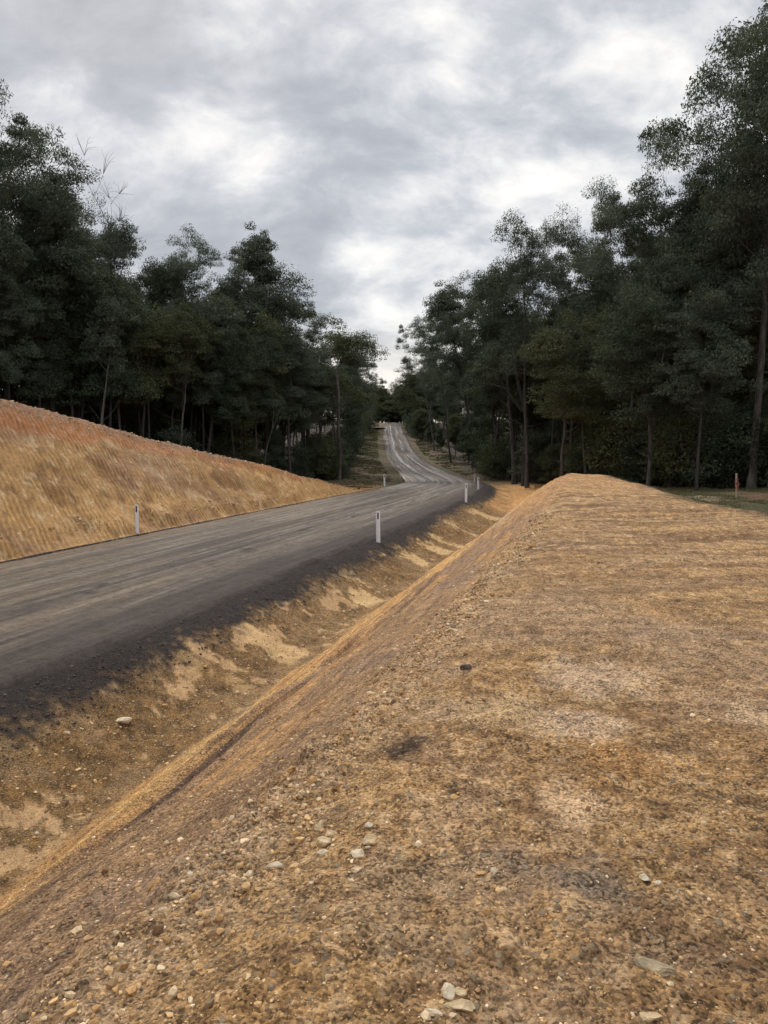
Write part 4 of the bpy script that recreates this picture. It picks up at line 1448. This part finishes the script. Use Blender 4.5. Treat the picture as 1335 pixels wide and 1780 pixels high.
ROCKS = [  # px, py, length px, shape, material, label
    (787, 1098, 30, (1, .6, .35), 'rock_tan', 'flat pale slab topping the rubble line, farthest rock on the bank crest'),
    (808, 1163, 20, (1, .8, .7), 'rock_dark', 'dark brown earth clod on the rubble line below the flat pale slab'),
    (558, 1440, 24, (.7, 1, .8), 'rock_tan', 'upright block at the left of the rock cluster on the bank edge'),
    (575, 1452, 20, (1, .8, .6), 'rock_tan', 'squarish rock at the right of the rock cluster on the bank edge'),
    (566, 1466, 26, (1, .7, .6), 'rock_tan', 'largest rock at the front of the rock cluster on the bank edge'),
    (562, 1483, 17, (1, .7, .5), 'rock_pale', 'pale oval stone just below the rock cluster on the bank edge'),
    (643, 1436, 15, (1, .9, .6), 'rock_pale', 'bright cream stone alone right of the rock cluster'),
    (644, 1464, 24, (1, .8, .6), 'rock_tan', 'brown rock below the bright cream stone'),
    (622, 1488, 24, (.9, 1, .6), 'rock_pale', 'grey-white lumpy rock below right of the rock cluster'),
    (480, 1506, 28, (1, .45, .4), 'rock_pale', 'long thin pale stone lying left below the rock cluster'),
    (620, 1514, 18, (1, .7, .4), 'rock_tan', 'small flat tan stone under the grey-white lumpy rock'),
    (1139, 1684, 56, (1, .5, .22), 'rock_grey', 'large flat grey-green slab bedded at the lower right'),
    (779, 1729, 24, (.8, 1, .8), 'rock_pale', 'whitish round stone standing near the bottom of the photo'),
    (800, 1728, 18, (1, .8, .7), 'rock_tan', 'tan stone touching the right side of the whitish round stone'),
    (795, 1754, 56, (1, .35, .25), 'rock_tan', 'long layered slab lying below the whitish round stone'),
    (752, 1764, 26, (1, .45, .3), 'rock_pale', 'thin white chip left of the long layered slab'),
    (1130, 1770, 28, (1, .5, .4), 'rock_tan', 'yellowish wedge of rock at the very bottom of the photo'),
    (1121, 1528, 15, (1, .8, .6), 'rock_pale', 'small pale stone above the grey-green slab'),
    (1143, 1538, 11, (1, .8, .6), 'rock_pale', 'tiny pale stone right of another small pale one'),
    (693, 1138, 10, (1, .7, .6), 'rock_tan', 'lone small stone on the smooth slope left of the rubble line'),
    (215, 1255, 26, (1, .7, .4), 'rock_pale', 'flat cream stone on the floor of the roadside ditch'),
]
for i, (px, py, ln_px, shp, mt, lab) in enumerate(ROCKS):
    X, Y, Z = px_ground(px, py)
    dist = math.sqrt(X * X + Y * Y + Z * Z)
    size = ln_px / F_PX * dist
    TV, TF = rock_template(100 + i, 3, shp)
    me = mesh_np('rock', TV * size * 1.15, TF, MAT[mt], False)
    o = link('rock', me, None, label=lab, category='rock', group='larger rocks on the bank')
    o.location = (X, Y, Z + size * shp[2] * 0.15)
    o.rotation_euler = (random.gauss(0, .12), random.gauss(0, .12), random.uniform(-0.5, 0.5) if i != 11 else -0.6)


# ------------------------------------------------------------------ guide posts and stake
def box_mesh(name, prof_xy, z0, z1, mat, bev=0.004, taper=None):
    """prism from an outline, with a slim bevelled top"""
    k = len(prof_xy)
    P = np.array(prof_xy)
    c = P.mean(axis=0)
    rows = [(z0, 1.0), (z1 - bev, 1.0), (z1, 0.94)]
    V = np.vstack([np.column_stack([(P - c) * s_ + c, np.full(k, z)]) for z, s_ in rows])
    me = bpy.data.meshes.new(name)
    faces = []
    for r in range(len(rows) - 1):
        for i in range(k):
            j = (i + 1) % k
            faces.append((r * k + i, r * k + j, (r + 1) * k + j, (r + 1) * k + i))
    faces.append(tuple(range((len(rows) - 1) * k, len(rows) * k)))
    faces.append(tuple(reversed(range(k))))
    me.from_pydata([tuple(v) for v in V], [], faces)
    me.materials.append(MAT[mat])
    me.update()
    return me


def arc_profile(w=0.11, sag=0.018, th=0.006, n=8):
    xs = np.linspace(-w / 2, w / 2, n)
    outer = [(x, -sag * (1 - (2 * x / w) ** 2)) for x in xs]
    inner = [(x, y + th) for x, y in outer[::-1]]
    return outer + inner


def guide_post(X, Y, label, refl, rz, lean=0.0, h=0.93, width=0.12):
    root = bpy.data.objects.new('guide_post', None)
    COL.objects.link(root)
    zg = float(terrain(np.array([X]), np.array([Y]))[0][0])
    root.location = (X, Y, zg)
    root.rotation_euler = (0, lean, rz)
    root['label'] = label
    root['category'] = 'guide post'
    root['group'] = 'white guide posts along the road'
    link('post', box_mesh('post', arc_profile(width), -0.25, h, 'post'), root)
    r = link('reflector', box_mesh('reflector', arc_profile(0.05, 0.006, 0.004), 0, 0.19, refl, 0.003), root)
    r.location = (0, -0.0185, h - 0.05 - 0.19)
    b = link('reflector_rim', box_mesh('reflector_rim', arc_profile(0.064, 0.006, 0.004), 0, 0.204, 'post', 0.003), root)
    b.location = (0, -0.0158, h - 0.05 - 0.197)
    return root


def at_depth(px, depth):
    return (px - CX) / F_PX * depth, depth


for (px, dep, lab, refl, rz, ln) in (
        (657.5, 21.6, 'nearest white guide post, beside the dark gravel shoulder, with a grey reflector', 'reflector_grey', 0.0, -0.01),
        (235.5, 23.0, 'white guide post with a dark red reflector at the foot of the orange cutting', 'reflector_red', -0.2, 0.005),
        (810.5, 36.2, 'white guide post second from the viewer on the right shoulder', 'reflector_grey', 0.05, 0.0),
        (831.5, 49.5, 'white guide post on the outside of the bend, farther and right of the second', 'reflector_grey', 0.2, 0.0),
        (825.0, 66.0, 'farthest small white guide post on the right, closing the bend', 'reflector_grey', 0.2, 0.0),
        (668.5, 55.5, 'small white guide post on the left side of the bend beyond the cutting', 'reflector_red', 0.1, -0.02)):
    X, Y = at_depth(px, dep)
    guide_post(X, Y, lab, refl, rz, ln)

# survey stake with pink ribbon at the grass
sx_, sy_, sz_ = px_ground(1280, 866)
stake = bpy.data.objects.new('survey_stake', None)
COL.objects.link(stake)
stake.location = (sx_, sy_, sz_)
stake.rotation_euler = (0, -0.05, 0.2)
stake['label'] = 'wooden survey stake with pink flagging tape standing on the grass at right'
stake['category'] = 'survey stake'
sh = 39.0 / F_PX * math.hypot(sx_, sy_)
link('stake', box_mesh('stake', [(-.03, -.018), (.03, -.018), (.03, .018), (-.03, .018)], -0.2, sh, 'stake', 0.06), stake)


def ribbon_mesh(seed, w, L, off):
    rg = np.random.default_rng(seed)
    k = 9
    V, F = [], []
    for i in range(k):
        t = i / (k - 1)
        cx = off + 0.04 * math.sin(t * 5 + seed) + 0.06 * t * (1 if off > 0 else -1)
        cy = -0.03 - 0.05 * t + 0.02 * math.sin(t * 9)
        for sg in (-1, 1):
            V.append((cx + sg * w * .5 * math.cos(t * 3 + seed) * .8 + sg * w * .2, cy + sg * w * .3 * math.sin(t * 3 + seed), sh * 0.80 - t * L))
            V.append((V[-1][0], V[-1][1] + 0.003, V[-1][2]))
    for i in range(k - 1):
        a = i * 4
        F += [(a, a + 2, a + 6, a + 4), (a + 1, a + 5, a + 7, a + 3), (a, a + 4, a + 5, a + 1), (a + 2, a + 3, a + 7, a + 6)]
    F += [(0, 1, 3, 2), ((k - 1) * 4, (k - 1) * 4 + 2, (k - 1) * 4 + 3, (k - 1) * 4 + 1)]
    me = bpy.data.meshes.new('ribbon')
    me.from_pydata(V, [], F)
    me.materials.append(MAT['ribbon'])
    return me


for sd_, w_, L_, of_ in ((1, 0.07, 0.5, 0.03), (2, 0.06, 0.42, -0.03), (3, 0.06, 0.3, 0.0)):
    link('ribbon', ribbon_mesh(sd_, w_, L_, of_), stake)


# ------------------------------------------------------------------ fallen timber and puddle
def log_obj(name, a, b, r, label, mat='bark'):
    A, B = np.array(a, float), np.array(b, float)
    T = TubeSet()
    tt = np.linspace(0, 1, 10)
    P = A[None] * (1 - tt[:, None]) + B[None] * tt[:, None]
    for i in range(10):
        P[i, 2] = tz(P[i, 0], P[i, 1]) + r * 0.8
    P += np.random.default_rng(int(r * 1000) + 3).normal(0, r * .25, P.shape)
    T.tube(P - A, r * (1 - 0.5 * tt), 7)
    T.tube(np.array([P[4], P[4] + [0.2, 0.1, 0.25], P[4] + [0.5, .1, .45]]) - A, [r * .4, r * .25, r * .1], 5)
    o = link(name, T.mesh('log', MAT[mat]), None, label=label, category='log')
    o.location = A
    return o


log_obj('fallen_log', (-4.2, 50.0, 0), (-1.6, 49.0, 0), 0.10, 'dark fallen branch lying where the cutting runs out', 'bark_dark')
log_obj('fallen_log', (-3.4, 53.5, 0), (-0.8, 52.2, 0), 0.07, 'grey fallen branch behind the darker one at the end of the cutting', 'bark')


def puddle(cx, cy, rx, ry):
    n = 28
    V = [(0, 0, 0)]
    for i in range(n):
        a = i / n * 6.283
        k = 1 + 0.22 * math.sin(3 * a + 1) + 0.12 * math.sin(7 * a)
        V.append((math.cos(a) * rx * k, math.sin(a) * ry * k, 0))
    F = [(0, i + 1, (i + 1) % n + 1) for i in range(n)]
    me = bpy.data.meshes.new('puddle')
    me.from_pydata(V, [], F)
    me.materials.append(MAT['puddle_sheen'])
    o = link('puddle', me, kind='structure')
    o.location = (cx, cy, tz(cx, cy) + 0.12)


puddle(-1.8, 200, 1.9, 6.0)
